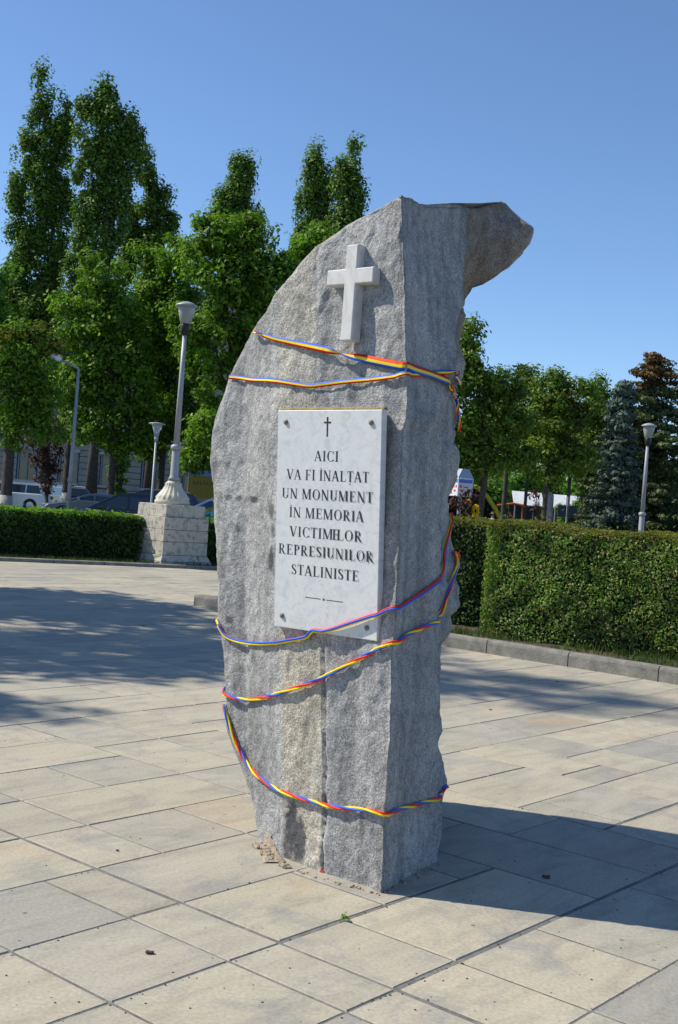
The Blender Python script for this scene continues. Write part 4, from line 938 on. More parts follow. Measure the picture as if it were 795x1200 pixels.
for i, (px, py, rx, ry, Y, lab) in enumerate([(560, 520, 34, 34, 66, 'middle-distance tree behind the leaning tree near the stone'), (615, 512, 34, 36, 70, 'middle-distance tree filling the gap above the left stall'), (665, 505, 34, 40, 68, 'middle-distance tree above the right stall'), (715, 500, 34, 46, 66, 'middle-distance tree left behind the blue-grey spruce')]):
    tree('broadleaf_tree', Y, px, .12, [(px, py, rx, ry * .8), (px - rx * .5, py + ry * .4, rx * .7, ry * .6), (px + rx * .5, py + ry * .4, rx * .7, ry * .6)], L_OAK, lab, 150 + i, rc=.7, dens=.6, per=60, size=.22, group='middle-distance trees at the right')
def spruce(Y, tpx, top_y, half_px, mtop, mlow, label, seed, cut=.2, sp=.34, n_lv=70, brownf=.2, pw=.6):
    rg = np.random.default_rng(seed); tipp = P(tpx, top_y, Y); root = empty('spruce_tree', (tipp.x, Y, 0)); tag(root, label, 'tree', 'spruces at the right')
    H = tipp.z; Wd = half_px / F * Y; Ct, Cl, Rt_, Rl = [], [], [], []; b = MB()
    for lv in range(n_lv):
        f = max(.004, (lv + rg.uniform(-1.5, 1.5)) / n_lv); z = H * (1 - f * .93) - .1; rad = Wd * (f ** pw) * (1 + .1 * rg.normal()) + .12
        for a in rg.uniform(0, 2 * PI, int(3 + 3 * f)):
            rr = rad * rg.uniform(.55, 1.2); m_ = max(3, int(rr / sp * 1.5)); dr = rg.uniform(.10, .45)
            end = None
            for i in range(m_):
                s = (i + .5) / m_; zz = z - dr * rr * s + .16 * rr * s * s; p_ = (root.location.x + math.cos(a) * rr * s, Y + math.sin(a) * rr * s, zz - .05 * rg.random())
                (Ct if f < brownf else Cl).append(p_); (Rt_ if f < brownf else Rl).append(sp * (1.05 - .4 * s)); end = p_
            b.tube([(0, 0, z), (end[0] - root.location.x, end[1] - Y, end[2])], [.03, .008], 4)
    b.build('branches', BARK, root)
    for nm, C_, Rr, m_ in (('top_needles', Ct, Rt_, mtop), ('needles', Cl, Rl, mlow)):
        if C_: 
            C_ = np.array(C_); Rr = np.array(Rr); foliage(nm, root, C_, Rr, 42, .13, m_, rg, .45, .2)
    trunk(root, [(root.location.x, Y, 0), (root.location.x, Y, H * .5), (tipp.x, Y, H)], [.26, .17, .03])
spruce(47, 768, 412, 84, L_BRN, L_SPR, 'tall spruce with a brown drooping top at the right edge', 61, brownf=.16, pw=.44)
spruce(43, 732, 447, 34, L_BLUE, L_BLUE, 'slender blue-grey spruce left of the right-hand lamp', 62, brownf=.0)
spruce(52, 826, 440, 70, L_SPR, L_SPR, 'dark green spruce cut off by the right edge', 63, brownf=.0)
spruce(58, 715, 470, 40, L_SPR, L_SPR, 'dark spruce behind the blue-grey one', 64, brownf=.0)
rgw = np.random.default_rng(5); n = 26000; xx = rgw.uniform(-95, 95, n); hh_ = 7 + 3 * np.sin(xx * .13) + 1.5 * np.sin(xx * .41 + 2); pos = np.stack([xx, 150 + rgw.normal(size=n) * 4, hh_ * rgw.random(n) ** .6], 1)
tag(link('distant_woods', leaf_mesh('distant_woods', pos, rgw.normal(size=(n, 3)) + np.array((-.5, -.4, .6)), 1.1, rgw), L_OAK), 'far belt of trees closing the view along the horizon', 'trees', kind='stuff')
# trees out of the picture on the left whose shade falls over the square
def shade_tree(x, y, H, rad, label, seed, dens=.25):
    rg = np.random.default_rng(seed); root = empty('linden_tree', (x, y, 0)); tag(root, label, 'tree', 'lindens along the left side of the square'); C_, Rr = [], []
    for i in range(11):
        a = rg.uniform(0, 2 * PI); r_ = rad * .55 * math.sqrt(rg.random()); c = np.array((x + r_ * math.cos(a), y + r_ * math.sin(a), rg.uniform(H * .42, H * .84))); w = rad * rg.uniform(.38, .55)
        k = int(dens * 12 * w * w / .3); u = rg.normal(size=(k, 3)); u /= np.linalg.norm(u, axis=1, keepdims=True); C_.append(c + u * w * (1 - .5 * rg.random((k, 1)))); Rr.append(.6 * rg.uniform(.6, 1.3, k))
    C_ = np.concatenate(C_); foliage('crown', root, C_, np.concatenate(Rr), 70, .2, L_MAPLE, rg)
    trunk(root, [(x, y, 0), (x, y, H * .4), (x + .2, y, H * .8)], [.25, .18, .05], [(Vector((x, y, H * .35)), Vector(C_[i]), .07) for i in range(0, len(C_), max(1, len(C_) // 9))])
shade_tree(-11.2, 11.7, 12.5, 3.0, 'tall linden left of the square, nearest the viewer', 71, .15)
shade_tree(-12.6, 15.2, 13.0, 3.3, 'tall linden left of the square, farther one', 72, .17)
shade_tree(-8.4, 15.4, 7.2, 1.9, 'low young linden left of the square', 73, .22)
shade_tree(-18.5, 13.7, 27, 2.0, 'very tall slim tree far left of the square, behind the lindens', 74, .10)

# ================================================================== BUILDINGS, STALLS
STUC = rough_mat('grey_stucco', (.34, .32, .28), (.42, .40, .35), 1.2, .9, .3, .01, 20)
TRIM = rough_mat('pale_trim', (.48, .47, .43), (.56, .55, .51), 1.5, .85, .2, .01, 20)
WBLUE = mat('blue_grey_frame', (.20, .26, .32), .5)
bx0, bx1, BY, BH = -36.0, -4.0, 84.0, 14.5
bld = empty('stucco_building', ((bx0 + bx1) / 2, BY, 0)); tag(bld, 'long grey stucco building with grooved walls behind the street trees', 'building')
rel = bld.location
def bbox(x0, x1, y0, y1, z0, z1, nm, m, parent=bld, bev=0, off=None):
    b = MB(); o_ = off or rel; b.box((x0 - o_.x, y0 - o_.y, z0), (x1 - o_.x, y1 - o_.y, z1), bev); return b.build(nm, m, parent)
bbox(bx0, bx1, BY + .25, BY + 12, 0, BH, 'wall', STUC)
bbox(bx0 - .2, bx1 + .2, BY - .1, BY + 12.2, 0, .9, 'plinth', CONC)
bbox(bx0 - .5, bx1 + .5, BY - .5, BY + 12.5, BH, BH + .5, 'cornice', TRIM)
bbox(bx0 - .3, bx1 + .3, BY - .25, BY + 12.2, 5.0, 5.35, 'string_course', TRIM)
wx = [-34.2 + i * 2.95 for i in range(10)]
b = MB(); zz = .92
while zz < 5.0:       # grooved courses between the ground-floor openings
    xs = [bx0] + sum([[x - .75, x + .75] for x in wx], []) + [bx1]
    for i in range(0, len(xs), 2):
        if zz > 1.3 and zz < 3.9: b.box((xs[i] - rel.x, -.0, zz), (xs[i + 1] - rel.x, .26, min(zz + .40, 4.98)), .02)
    if not (1.3 < zz < 3.9): b.box((bx0 - rel.x, 0, zz), (bx1 - rel.x, .26, min(zz + .40, 4.98)), .02)
    zz += .44
o = b.build('grooved_course', STUC, bld)
def window(x, z0, w, h_, arch=False):
    b = MB(); x -= rel.x
    for (xa, xb, za, zb) in ((x - w / 2 - .1, x - w / 2, z0, z0 + h_), (x + w / 2, x + w / 2 + .1, z0, z0 + h_), (x - .04, x + .04, z0, z0 + h_), (x - w / 2, x - .04, z0 + h_ * .66, z0 + h_ * .66 + .07), (x + .04, x + w / 2, z0 + h_ * .66, z0 + h_ * .66 + .07)): b.box((xa, .05, za), (xb, .22, zb))
    fr0 = b.build('window', WBLUE, bld); b = MB(); b.box((x - w / 2, .15, z0), (x + w / 2, .20, z0 + h_)); b.build('pane', GLASS, fr0)
    b = MB(); b.box((x - w / 2 - .2, -.15, z0 - .14), (x + w / 2 + .2, .24, z0 - .003)); b.build('sill', TRIM, fr0); b = MB(); b.box((x - w / 2 - .2, -.08, z0 + h_ + .003), (x + w / 2 + .2, .24, z0 + h_ + .22)); b.build('lintel', TRIM, fr0)
for x in wx:
    window(x, 1.6, 1.15, 2.2)
    window(x, 6.3, 1.15, 2.2); window(x, 10.4, 1.15, 2.0)
# arched doorway with its surround
ap = P(238, 560, BY - .3); ax = ap.x - rel.x
b = MB(); zc = P(238, 549, BY).z
for i in range(12):
    a0, a1 = PI * i / 12, PI * (i + 1) / 12; b.loft([[(ax + r_ * math.cos(a0), y, zc + r_ * math.sin(a0)) for r_, y in ((.95, -.3), (1.2, -.3), (1.2, .1), (.95, .1))], [(ax + r_ * math.cos(a1), y, zc + r_ * math.sin(a1)) for r_, y in ((.95, -.3), (1.2, -.3), (1.2, .1), (.95, .1))]])
ar = b.build('arch_surround', TRIM, bld); b = MB(); b.loft([[(ax + .95 * math.cos(PI * i / 16), y, zc + .95 * math.sin(PI * i / 16)) for i in range(17)] for y in (-.12, -.08)]); b.build('pane', GLASS, ar)
# yellow banner
YB = rough_mat('ochre_banner', (.30, .22, .03), (.34, .25, .04), 3, .7, .1, .002, 20); BB = mat('blue_banner_edge', (.16, .26, .48), .6); BT = mat('banner_print', (.05, .06, .05), .7)
b0 = P(222, 551, 78); b1_ = P(221, 583, 78); wbn = 3.9
ban = empty('banner', (b0.x + wbn / 2, 78, b1_.z)); tag(ban, 'ochre yellow banner with a blue top edge, between the pedestal and the stone', 'banner')
hb = b0.z - b1_.z
b = MB(); b.box((-wbn / 2, -.02, 0), (wbn / 2, .02, hb - .32)); b.build('cloth', YB, ban); b = MB(); b.box((-wbn / 2, -.025, hb - .318), (wbn / 2, .025, hb)); b.build('top_strip', BB, ban)
b = MB(); r = random.Random(2); x = -wbn / 2 + .35
for k in range(11):
    b.box((x, -.03, hb * .50), (x + .045, -.021, hb * .50 + .24)); b.box((x + .05, -.03, hb * .50 + .1 * (k % 2)), (x + .15, -.021, hb * .50 + .05 + .1 * (k % 2))); x += .21 + .02 * (k % 3)
for k in range(4): b.box((.0 + k * .38, -.03, hb * .27), (.07 + k * .38, -.021, hb * .27 + .30)); b.box((.075 + k * .38, -.03, hb * .27 + .24), (.28 + k * .38, -.021, hb * .27 + .30))
b.build('print', BT, ban)
b = MB(); 
for sx in (-1, 1): b.tube([(sx * wbn / 2, .06, hb), (sx * wbn / 2, .06, -b1_.z)], .04, 6)
b.build('posts', METAL, ban)

# stalls with white roofs (right)
WROOF = rough_mat('white_canvas_roof', (.62, .64, .66), (.72, .74, .76), 1, .6, .1, .01, 10); DKW = rough_mat('dark_stall_wall', (.035, .033, .03), (.06, .055, .05), 2, .9, .2, .01, 10); BRW = rough_mat('brown_goods', (.16, .08, .04), (.26, .14, .07), 6, .9, .2, .01, 20)
def stall(pxl, pyt, pxr, pyb, Y, label, tint=WROOF):
    a = P(pxl, pyt, Y + 1.5); c = P(pxr, pyb, Y); x0, x1 = a.x, c.x; zt, zb = a.z, P((pxl + pxr) / 2, pyb, Y).z
    root = empty('market_stall', ((x0 + x1) / 2, Y, 0)); tag(root, label, 'stall', 'market stalls with white roofs'); w = (x1 - x0) / 2
    b = MB(); b.loft([[(-w, 0, zb), (w, 0, zb), (w, 1.5, zt), (-w, 1.5, zt)], [(-w, 0, zb + .06), (w, 0, zb + .06), (w, 1.5, zt + .06), (-w, 1.5, zt + .06)]]); b.build('roof', tint, root)
    b = MB(); b.box((-w, 2.4, 0), (w, 2.5, zb + .2)); b.build('back_wall', DKW, root)
    for i in range(4): b = MB(); x = -w + .1 + (2 * w - .2) * i / 3; b.tube([(x, .1, 0), (x, .1, zb)], .04, 6); b.build('post', METAL, root)
    b = MB(); b.box((-w + .3, .4, 0), (w - .3, 1.3, 1.0), .05); b.build('counter', BRW, root)
stall(600, 576, 638, 593, 84, 'white-roofed stall left of the mottled trunk')
stall(646, 580, 702, 598, 80, 'wider white-roofed stall right of the mottled trunk')
stall(578, 585, 601, 592, 95, 'low grey-roofed shed left of the white stalls', ASPH)
OR = mat('orange_paint', (.55, .13, .03), .5)
p0 = P(606, 612, 70); root = empty('orange_frame', (p0.x - .3, 70, 0)); tag(root, 'small orange tubular frame standing under the left stall roof', 'frame'); zt = P(606, 592, 70).z
for x0 in (-.7, .7): b = MB(); b.tube([(x0, 0, 0), (x0 * .8, 0, zt)], .06, 6); b.build('leg', OR, root)
b = MB(); b.tube([(-.95, 0, zt - .1), (.0, 0, zt + .08), (.85, 0, zt - .02)], .07, 6); b.build('top_bar', OR, root); b = MB(); b.tube([(.7, 0, zt * .3), (-.2, 0, zt * .8)], .05, 6); b.build('brace', OR, root)
# low pale wall and far grey fence
PW_ = rough_mat('pale_wall', (.42, .44, .46), (.52, .54, .56), 1, .8, .2, .01, 12)
a = P(596, 608, 66); c = P(652, 611, 66); b = MB(); b.box((a.x, 66, 0), (c.x, 66.25, a.z - .05), .03); tag(b.build('low_wall', PW_), 'low pale wall behind the hedge in front of the left stall', 'wall')
a = P(752, 603, 75); c = P(830, 608, 75); b = MB()
root = empty('panel_fence', ((a.x + c.x) / 2, 75, 0)); tag(root, 'pale panel fence seen under the spruces beside the right lamp', 'fence')
npan = 5
for i in range(npan): b = MB(); w = (c.x - a.x) / npan; b.box((a.x + w * i + .02 - root.location.x, 0, .1), (a.x + w * (i + 1) - .05 - root.location.x, .06, 2.3), .01); b.build('panel', PW_, root)
for i in range(npan + 1): b = MB(); b.box((a.x + (c.x - a.x) / npan * i - .05 - root.location.x, .07, 0), (a.x + (c.x - a.x) / npan * i + .03 - root.location.x, .15, 2.4)); b.build('post', METAL, root)
# dark dome tent with a yellow rim
DG = rough_mat('dark_green_canvas', (.018, .035, .025), (.03, .055, .04), 2, .8, .1, .01, 10); YR = mat('yellow_rim', (.50, .46, .03), .5)
Yd = 58; rim = [P(x, y, Yd) for x, y in ((520, 575), (535, 567), (550, 567), (562, 573), (572, 583), (581, 597), (588, 612), (592, 622))]
root = empty('dome_tent', (rim[2].x, Yd, 0)); tag(root, 'dark green dome tent with a yellow rim behind the hedge near the stone', 'tent')
rl_ = [p_ - root.location for p_ in rim]; rl_.append(Vector((rl_[-1].x + .15, 0, 0))); rl_.insert(0, Vector((rl_[0].x - 1.0, 0, 0)))
b = MB(); b.tube(rl_, .11, 8); b.build('rim', YR, root, True)
b = MB(); L = [[(p_.x * s, .02 + 2.6 * math.sqrt(max(0, 1 - s * s)) , p_.z * s) for p_ in rl_] for s in (1, .96, .85, .6, .3, .02)]; b.loft(L, cap=False, closed=False); b.build('canopy', DG, root, True)
# advertising box with red and blue print on a post
WH = rough_mat('white_panel', (.62, .63, .66), (.72, .73, .75), 4, .5, .1, .002, 20); PB_ = mat('blue_print', (.10, .16, .50), .5); PR_ = mat('red_print', (.60, .05, .05), .5); GC = mat('grey_cap', (.35, .38, .45), .5)
Yk = 30; k0 = P(540, 574, Yk); root = empty('advertising_box', (k0.x, Yk, 0)); tag(root, 'white box sign with blue and red print beside the right edge of the stone', 'sign')
zt, zb = P(540, 559.5, Yk).z, P(540, 582, Yk).z; s = .22
M = Matrix.Rotation(.45, 4, 'Z'); b = MB(); b.box((-s, -s, zb), (s, s, zt), .01, M); b.build('box', WH, root)
b = MB(); b.box((-s * .9, -s - .004, zt - .14), (s * .9, -s - .001, zt - .05), 0, M); b.box((-s - .004, -s * .9, zt - .14), (-s - .001, s * .9, zt - .05), 0, M); b.build('blue_print', PB_, root)
b = MB(); 
for i, (x, z, w, h_) in enumerate(((-.17, .20, .06, .07), (-.05, .23, .13, .03), (-.12, .32, .09, .05), (.05, .36, .08, .07))): b.box((x, -s - .004, zt - z - h_), (x + w, -s - .001, zt - z), 0, M); b.box((-s - .004, x, zt - z - h_), (-s - .001, x + w, zt - z), 0, M)
b.build('red_print', PR_, root)
b = MB(); b.loft([[(x * s, y * s, zt + .004) for x, y in ((-1, -1), (1, -1), (1, 1), (-1, 1))], [(x * s * .45 + .05, y * s * .45, zt + .22) for x, y in ((-1, -1), (1, -1), (1, 1), (-1, 1))]], M=M); b.build('cap', GC, root)
b = MB(); b.tube([(0, 0, 0), (0, 0, zb)], .05, 8); b.build('post', METAL, root)
tree('purple_shrub', 24, 546, .03, [(540, 585, 8, 12), (550, 590, 8, 14), (545, 604, 12, 14)], L_PURP, 'thin purple-leaved shrub behind the hedge beside the box sign', 81, rc=.16, dens=.3, per=26, size=.06, cat='shrub')
# yellow flower wreaths
YF = leaf_mat('yellow_petals', [(.80, .55, .01), (.9, .62, .02), (.75, .42, .01)], .2)
for i, (px, py, rx, ry, lab) in enumerate(((549, 590, 3.5, 5, 'small yellow flower cluster above the larger one'), (557.5, 599, 4.6, 8, 'large yellow flower cluster on a stake behind the hedge'))):
    Y = 26; c = P(px, py, Y); root = empty('yellow_flowers', (c.x, Y, 0)); tag(root, lab, 'flowers'); rg = np.random.default_rng(90 + i); n = 420; a = rg.uniform(0, 2 * PI, n); rr = rg.uniform(.35, 1.0, n)
    pos = np.stack([np.cos(a) * rr * rx / F * Y, rg.normal(size=n) * .03, np.sin(a) * rr * ry / F * Y + c.z], 1); link('petals', leaf_mesh('petals', pos, rg.normal(size=(n, 3)) + np.array((0, -1, .4)), .035, rg, .8), YF, root); b = MB(); b.tube([(0, 0, 0), (0, 0, c.z)], .012, 5); b.build('stake', STEM, root)
# road sign seen from behind, thin post, round bushes
Y = 52; c = P(665, 598, Y); root = empty('road_sign', (c.x, Y, 0)); tag(root, 'grey backs of two road signs on one post before the round bushes', 'road sign'); SGN = mat('sign_back', (.10, .12, .14), .5)
zt = P(666, 582, Y).z; b = MB(); b.tube([(0, 0, 0), (0, 0, zt)], .045, 8); b.build('post', METAL, root)
for sx in (-1, 1): b = MB(); b.box((sx * .24 - .19, -.06, P(660, 606, Y).z), (sx * .24 + .19, -.03, P(660, 592, Y).z), .006); b.build('sign_plate', SGN, root)
tree('round_bush', 62, 672, .05, [(661, 605, 9, 14), (672, 598, 10, 12), (684, 602, 10, 12), (693, 606, 8, 10)], L_LITE, 'round light green bushes in front of the right white stall', 83, rc=.3, dens=.5, per=50, size=.12, cat='bush')
tree('sapling', 30, 633, .03, [(628, 587, 9, 10), (633, 600, 7, 10)], L_PURP, 'thin dark sapling in front of the left stall roof', 84, rc=.16, dens=.10, per=7, size=.08, cat='tree')
tp_ = P(645, 580, 44); root = empty('advert_column', (tp_.x, 44, 0)); tag(root, 'pale grey mottled column between the two white stall roofs', 'column'); b = MB(); b.lathe([(.17, 0), (.16, 1.6), (.14, tp_.z), (.05, tp_.z + .1)], 12); b.build('shaft', WHITEWASH, root, True); b = MB(); b.lathe([(.22, 0), (.20, .25)], 12); b.build('foot', CONC, root)

# ================================================================== CARS
def car(px, Y, heading, paint, label, wagon=False, L=4.5, H=1.46, W=1.78, z0=-.05):
    root = empty('parked_car', (P(px, 590, Y).x, Y, z0), heading); tag(root, label, 'car', 'cars parked along the street')
    h = L / 2; w = W / 2
    # lower body: side profile (x forward), lofted across the width
    low = [(-h, .30), (-h + .02, .62), (-h + .10, .86), (-h + .35, .93), (h - 1.55, .93), (h - .95, .84), (h - .25, .70), (h - .02, .56), (h, .30), (h - .25, .20), (-h + .25, .20)]
    secs = []
    for y, sx, dz in ((-w, .975, -.03), (-w + .06, .992, 0), (-w + .22, 1.0, .012), (w - .22, 1.0, .012), (w - .06, .992, 0), (w, .975, -.03)):
        secs.append([(x * sx, y, z + (dz if z > .5 else 0)) for x, z in low])
    b = MB(); b.loft(secs); body = b.build('body', paint, root); bv = body.modifiers.new('b', 'BEVEL'); bv.width = .03; bv.segments = 2; bv.limit_method = 'ANGLE'; bv.angle_limit = R(25)
    if wagon: cab = [(-h + .06, .92), (-h + .42, H - .06), (-h + .9, H), (h - 2.35, H), (h - 1.95, H - .06), (h - 1.12, .90)]
    else: cab = [(-h + .25, .92), (-h + 1.05, H - .07), (-h + 1.55, H), (h - 2.25, H), (h - 1.9, H - .05), (h - 1.05, .90)]
    secs = []
    for y, sh in ((-1, 1), (-.9, .0), (.9, .0), (1, 1)):
        secs.append([(x, y * (w - .05 - (z - .9) * .30) if abs(y) == 1 else y * (w - .05 - (z - .9) * .30), z + (0 if sh else .012)) for x, z in cab])
    b = MB(); b.loft(secs); rf = b.build('cabin', paint, root)
    yw = lambda z: w - .05 - (z - .9) * .30
    x0 = cab[0][0] + .28 + (.2 if not wagon else 0); x3 = cab[-1][0] - .25
    zt_, zb_ = H - .10, .95
    spans = [(x0, x0 + .75), (x0 + .82, (x0 + x3) / 2 + .25), ((x0 + x3) / 2 + .32, x3)]
    def topx(x):    # keep the glass inside the cabin outline
        return max(cab[1][0] + .08, min(cab[-2][0] - .06, x))
    for sgn in (-1, 1):
        for xa, xb in spans:
            b = MB(); pts = [(xa, zb_), (xb, zb_), (topx(xb), zt_), (topx(xa), zt_)]
            b.loft([[(x, sgn * (yw(z) + o_), z) for x, z in pts] for o_ in (-.004, .006)]); b.build('side_window', GLASS, root)
        b = MB(); b.loft([[(h - 1.55, sgn * (w - .02), .95), (h - 1.42, sgn * (w - .02), .95), (h - 1.45, sgn * (w - .02), 1.07), (h - 1.55, sgn * (w - .02), 1.07)], [(h - 1.57, sgn * (w + .18), .95), (h - 1.45, sgn * (w + .16), .95), (h - 1.46, sgn * (w + .16), 1.07), (h - 1.57, sgn * (w + .18), 1.07)]]); b.build('mirror', paint, root)
        b = MB(); b.box((-h - .006, sgn * (w - .17) - .12, .66), (-h + .16, sgn * (w - .17) + .14, .84), .02); b.build('tail_light', REDL, root)
        b = MB(); b.box((h - .30, sgn * (w - .2) - .17, .56), (h - .02, sgn * (w - .2) + .15, .69), .02); b.build('headlight', CLR, root)
        for xd in (-.15, .85): b = MB(); b.box((xd - .09, sgn * (w - .0) - .01, .78), (xd + .09, sgn * (w + .0) + .022, .81)); b.build('door_handle', paint, root)
        for xw in (-h + .85, h - .88):
            b = MB(); M = Matrix.Translation((xw, sgn * (w - .10), .31)) @ Matrix.Rotation(PI / 2, 4, 'X'); b.lathe([(.20, -.10), (.29, -.105), (.315, -.07), (.315, .07), (.29, .105), (.20, .10)], 24, M=M); wh = b.build('wheel', TYRE, root, True)
            b = MB(); b.lathe([(.05, -.116), (.07, -.112), (.19, -.105), (.205, -.08), (.205, .08), (.19, .105), (.07, .112), (.05, .116)], 20, rf=lambda a, z: 1, M=M); b.build('rim', RIM, wh)
            b = MB(); b.lathe([(.36, -.102), (.36, .102)], 20, M=M); b.build('wheel_arch', CHROME, root)
    zr = lambda x, A, B_: A[1] + (B_[1] - A[1]) * (x - A[0]) / (B_[0] - A[0])
    for nm, A, B_ in (('windscreen', cab[-1], cab[-2]), ('rear_window', cab[0], cab[1])):
        a = Vector((A[0], 0, A[1])).lerp(Vector((B_[0], 0, B_[1])), .10); c_ = Vector((A[0], 0, A[1])).lerp(Vector((B_[0], 0, B_[1])), .94); nx = Vector((-(c_.z - a.z), 0, c_.x - a.x)).normalized(); nx = nx if (nx.x > 0) == (A[0] > 0) else -nx
        o1 = nx * .018; b = MB(); q_ = [(a.x, -(yw(a.z) - .10), a.z), (a.x, yw(a.z) - .10, a.z), (c_.x, yw(c_.z) - .10, c_.z), (c_.x, -(yw(c_.z) - .10), c_.z)]
        b.loft([[tuple(Vector(p_) - o1 * .5) for p_ in q_], [tuple(Vector(p_) + o1) for p_ in q_]]); b.build(nm, GLASS, root)
    for xs, nm in ((-1, 'bumper'), (1, 'bumper')): b = MB(); b.box((xs * (h - .03) - .06, -w + .08, .26), (xs * (h - .03) + .06, w - .08, .50), .03); b.build(nm, paint, root)
    if wagon:
        for sgn in (-1, 1): b = MB(); b.tube([(cab[1][0] + .2, sgn * (yw(H) - .06), H + .01), (cab[1][0] + .4, sgn * (yw(H) - .06), H + .05), (cab[-2][0] - .3, sgn * (yw(H) - .06), H + .05), (cab[-2][0] - .1, sgn * (yw(H) - .06), H + .01)], .018, 6); b.build('roof_rail', RIM, root)
    return root
def paint(name, c, metal=.5): m = mat(name, c, .28, metal, .5); m.node_tree.nodes['Principled BSDF'].inputs['Coat Weight'].default_value = .6; return m
P_SIL, P_GRY, P_NAVY, P_LB, P_TEAL, P_DK = paint('silver_paint', (.72, .74, .77), .3), paint('grey_paint', (.16, .19, .23)), paint('navy_paint', (.012, .015, .028), .1), paint('light_blue_paint', (.25, .40, .58), .2), paint('teal_paint', (.03, .20, .28)), paint('dark_blue_paint', (.015, .022, .045), .1)
car(6, 62, PI + .05, P_SIL, 'silver estate car at the left edge, behind the yellowing tree trunk', True, 4.65)
car(74, 66, PI - 1.0, P_GRY, 'dark grey estate car just behind the silver one', True, 4.5, 1.42)
car(112, 50, PI + .15, P_GRY, 'grey car with only its pale bonnet showing between trunk and navy car', False, 4.3, 1.25)
car(153, 35, PI + .12, P_NAVY, 'dark navy saloon next to the stone pedestal, windscreen to the left', False, 4.5, 1.42)
car(172, 46, PI + .1, P_DK, 'dark estate car with roof rails behind the navy saloon', True, 4.5, 1.55)
car(252, 46, PI + .1, P_LB, 'light blue car between the pedestal and the stone, nearer the banner', True, 4.4, 1.42)
car(268, 34, PI + .3, P_TEAL, 'teal car half hidden by the left edge of the stone', False, 4.2, 1.30)
car(528, 46, .15, P_TEAL, 'teal-blue car behind the hedge at the right edge of the stone', False, 4.2, 1.38)
car(592, 48, .1, P_DK, 'dark blue car behind the hedge below the dome tent', False, 4.3, 1.40)
car(716, 60, .1, paint('bright_blue_paint', (.04, .10, .30)), 'blue car under the spruces behind the hedge', False, 4.3, 1.5)
car(640, 56, .0, paint('white_paint', (.6, .62, .65), .1), 'pale car behind the hedge beside the mottled column', False, 4.3, 1.35)

# ================================================================== PERSON (far behind the hedge)
pp = P(577.5, 606, 56); root = empty('person', (pp.x, 56, -.05)); tag(root, 'person in a pale blue shirt and straw hat standing beyond the hedge', 'person')
J = {0: (0, 0, .95, .13), 1: (0, 0, 1.15, .13), 2: (0, 0, 1.38, .12), 3: (0, 0, 1.47, .05), 4: (0, -.01, 1.56, .075), 5: (0, -.01, 1.66, .07), 6: (-.19, 0, 1.39, .055), 7: (-.25, .0, 1.12, .045), 8: (-.24, -.08, .90, .035), 9: (.19, 0, 1.39, .055), 10: (.25, 0, 1.12, .045), 11: (.24, -.08, .90, .035), 12: (-.10, 0, .86, .09), 13: (-.11, 0, .48, .06), 14: (-.11, .0, .09, .045), 15: (-.11, -.14, .04, .04), 16: (.10, 0, .86, .09), 17: (.11, 0, .48, .06), 18: (.11, 0, .09, .045), 19: (.11, -.14, .04, .04)}
Ed = [(0, 1), (1, 2), (2, 3), (3, 4), (4, 5), (2, 6), (6, 7), (7, 8), (2, 9), (9, 10), (10, 11), (0, 12), (12, 13), (13, 14), (14, 15), (0, 16), (16, 17), (17, 18), (18, 19)]
me = bpy.data.meshes.new('body'); me.from_pydata([J[i][:3] for i in range(20)], Ed, []); SKIN = mat('skin', (.45, .27, .19), .6); SHIRT = mat('pale_blue_shirt', (.42, .50, .68), .8); TROU = mat('dark_trousers', (.04, .05, .08), .8)
bo = link('body', me, SKIN, root); sk = bo.modifiers.new('skin', 'SKIN'); 
for i in range(20): me.skin_vertices[0].data[i].radius = (J[i][3], J[i][3] * .8)
me.skin_vertices[0].data[0].use_root = True; bo.modifiers.new('s', 'SUBSURF').levels = 1
b = MB(); b.lathe([(.17, .92), (.175, 1.1), (.20, 1.32), (.19, 1.40), (.07, 1.46)], 14, rf=lambda a, z: 1 - .28 * abs(math.sin(a))); b.build('shirt', SHIRT, root, True)
for sx in (-1, 1):
    b = MB(); b.tube([(sx * .19, 0, 1.40), (sx * .25, 0, 1.15)], [.072, .06], 8); b.build('sleeve', SHIRT, root, True)
    b = MB(); b.tube([(sx * .09, 0, .95), (sx * .11, 0, .50), (sx * .11, 0, .08)], [.115, .085, .07], 9); b.build('trouser_leg', TROU, root, True)
b = MB(); b.lathe([(.16, 1.66), (.165, 1.675), (.09, 1.68), (.085, 1.75), (.02, 1.77)], 14); b.build('hat', BRW, root, True)

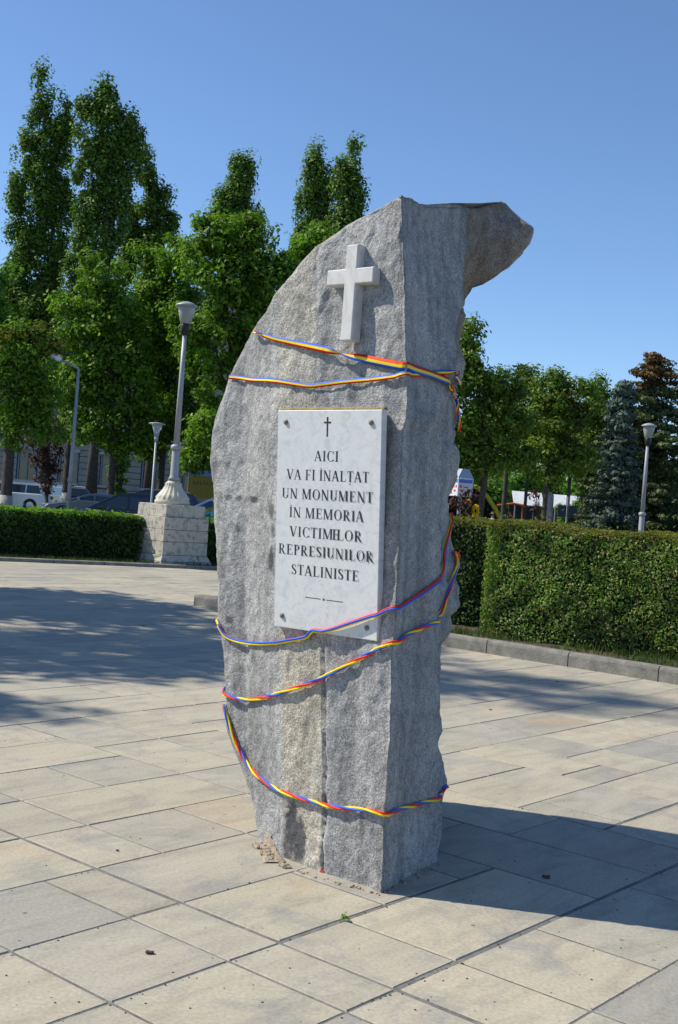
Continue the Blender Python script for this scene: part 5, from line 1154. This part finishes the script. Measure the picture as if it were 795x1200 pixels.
# ================================================================== LITTER
DL = rough_mat('dry_leaf', (.05, .045, .03), (.09, .07, .045), 30, .9, .5, .002, 90); RD = mat('red_paper', (.6, .08, .05), .7); SPR = L_LITE
def scrap(x, y, s, m, name, label, cat, seed):
    r = random.Random(seed); g = G(x, y, .002); b = MB(); n = 7; a0 = r.random() * 6
    ring = [(s * (1 + r.uniform(-.3, .3)) * math.cos(a0 + i * 2 * PI / n), s * .65 * (1 + r.uniform(-.3, .3)) * math.sin(a0 + i * 2 * PI / n)) for i in range(n)]
    b.loft([[(u, v_, .001) for u, v_ in ring], [(u * .9, v_ * .9, .004 + abs(u) * .25) for u, v_ in ring]]); o = b.build(name, m); o.location = g; return tag(o, label, cat)
for i, (x, y, s, lab) in enumerate(((176, 1117, .016, 'dark dry leaf on the slab at the lower left'), (641, 1028, .020, 'dark flattened leaf in the shadow of the stone'), (575, 832, .012, 'dark leaf on the paving behind the stone'), (653, 799, .012, 'small dark leaf near the kerb'), (138, 997, .008, 'tiny dark pebble left of the stone'))): scrap(x, y, s, DL, 'dry_leaf', lab, 'leaf', i)
scrap(378, 1022, .011, RD, 'paper_scrap', 'red and white scrap of paper at the foot of the stone', 'litter', 40)
b = MB(); r = random.Random(12)
for i in range(420):
    x, y = r.uniform(-20, 815), 700 + 500 * r.random() ** .7; g = G(x, y, 0)
    if abs(x - 430) < 120 and y < 1040: continue
    if r.random() < .6:      # most of it has gathered in the joints
        bb = g.dot(EB); k_ = round((bb - 2.14) / .4935); g = g + EB * ((2.14 + .4935 * k_ + r.uniform(-.02, .012)) - bb)
    sz = r.uniform(.0012, .0035); b.box((-sz, -sz * .7, 0), (sz, sz * .7, sz), sz * .25, Matrix.Translation(g + Vector((0, 0, -.001))) @ Matrix.Rotation(r.random() * 3, 4, 'Z'))
tag(b.build('grit', DL), 'dark grit and crumbs scattered over the paving', 'grit', kind='stuff')
g = G(406, 1079, 0); rg = np.random.default_rng(7); n = 26; pos = rg.normal(size=(n, 3)) * np.array((.012, .008, .006)) + np.array((0, 0, .012)); o = link('weed', leaf_mesh('weed', pos, rg.normal(size=(n, 3)) + np.array((0, 0, 1)), .014, rg), L_LITE); o.location = g; tag(o, 'small green weed growing in the joint in front of the stone', 'plant')
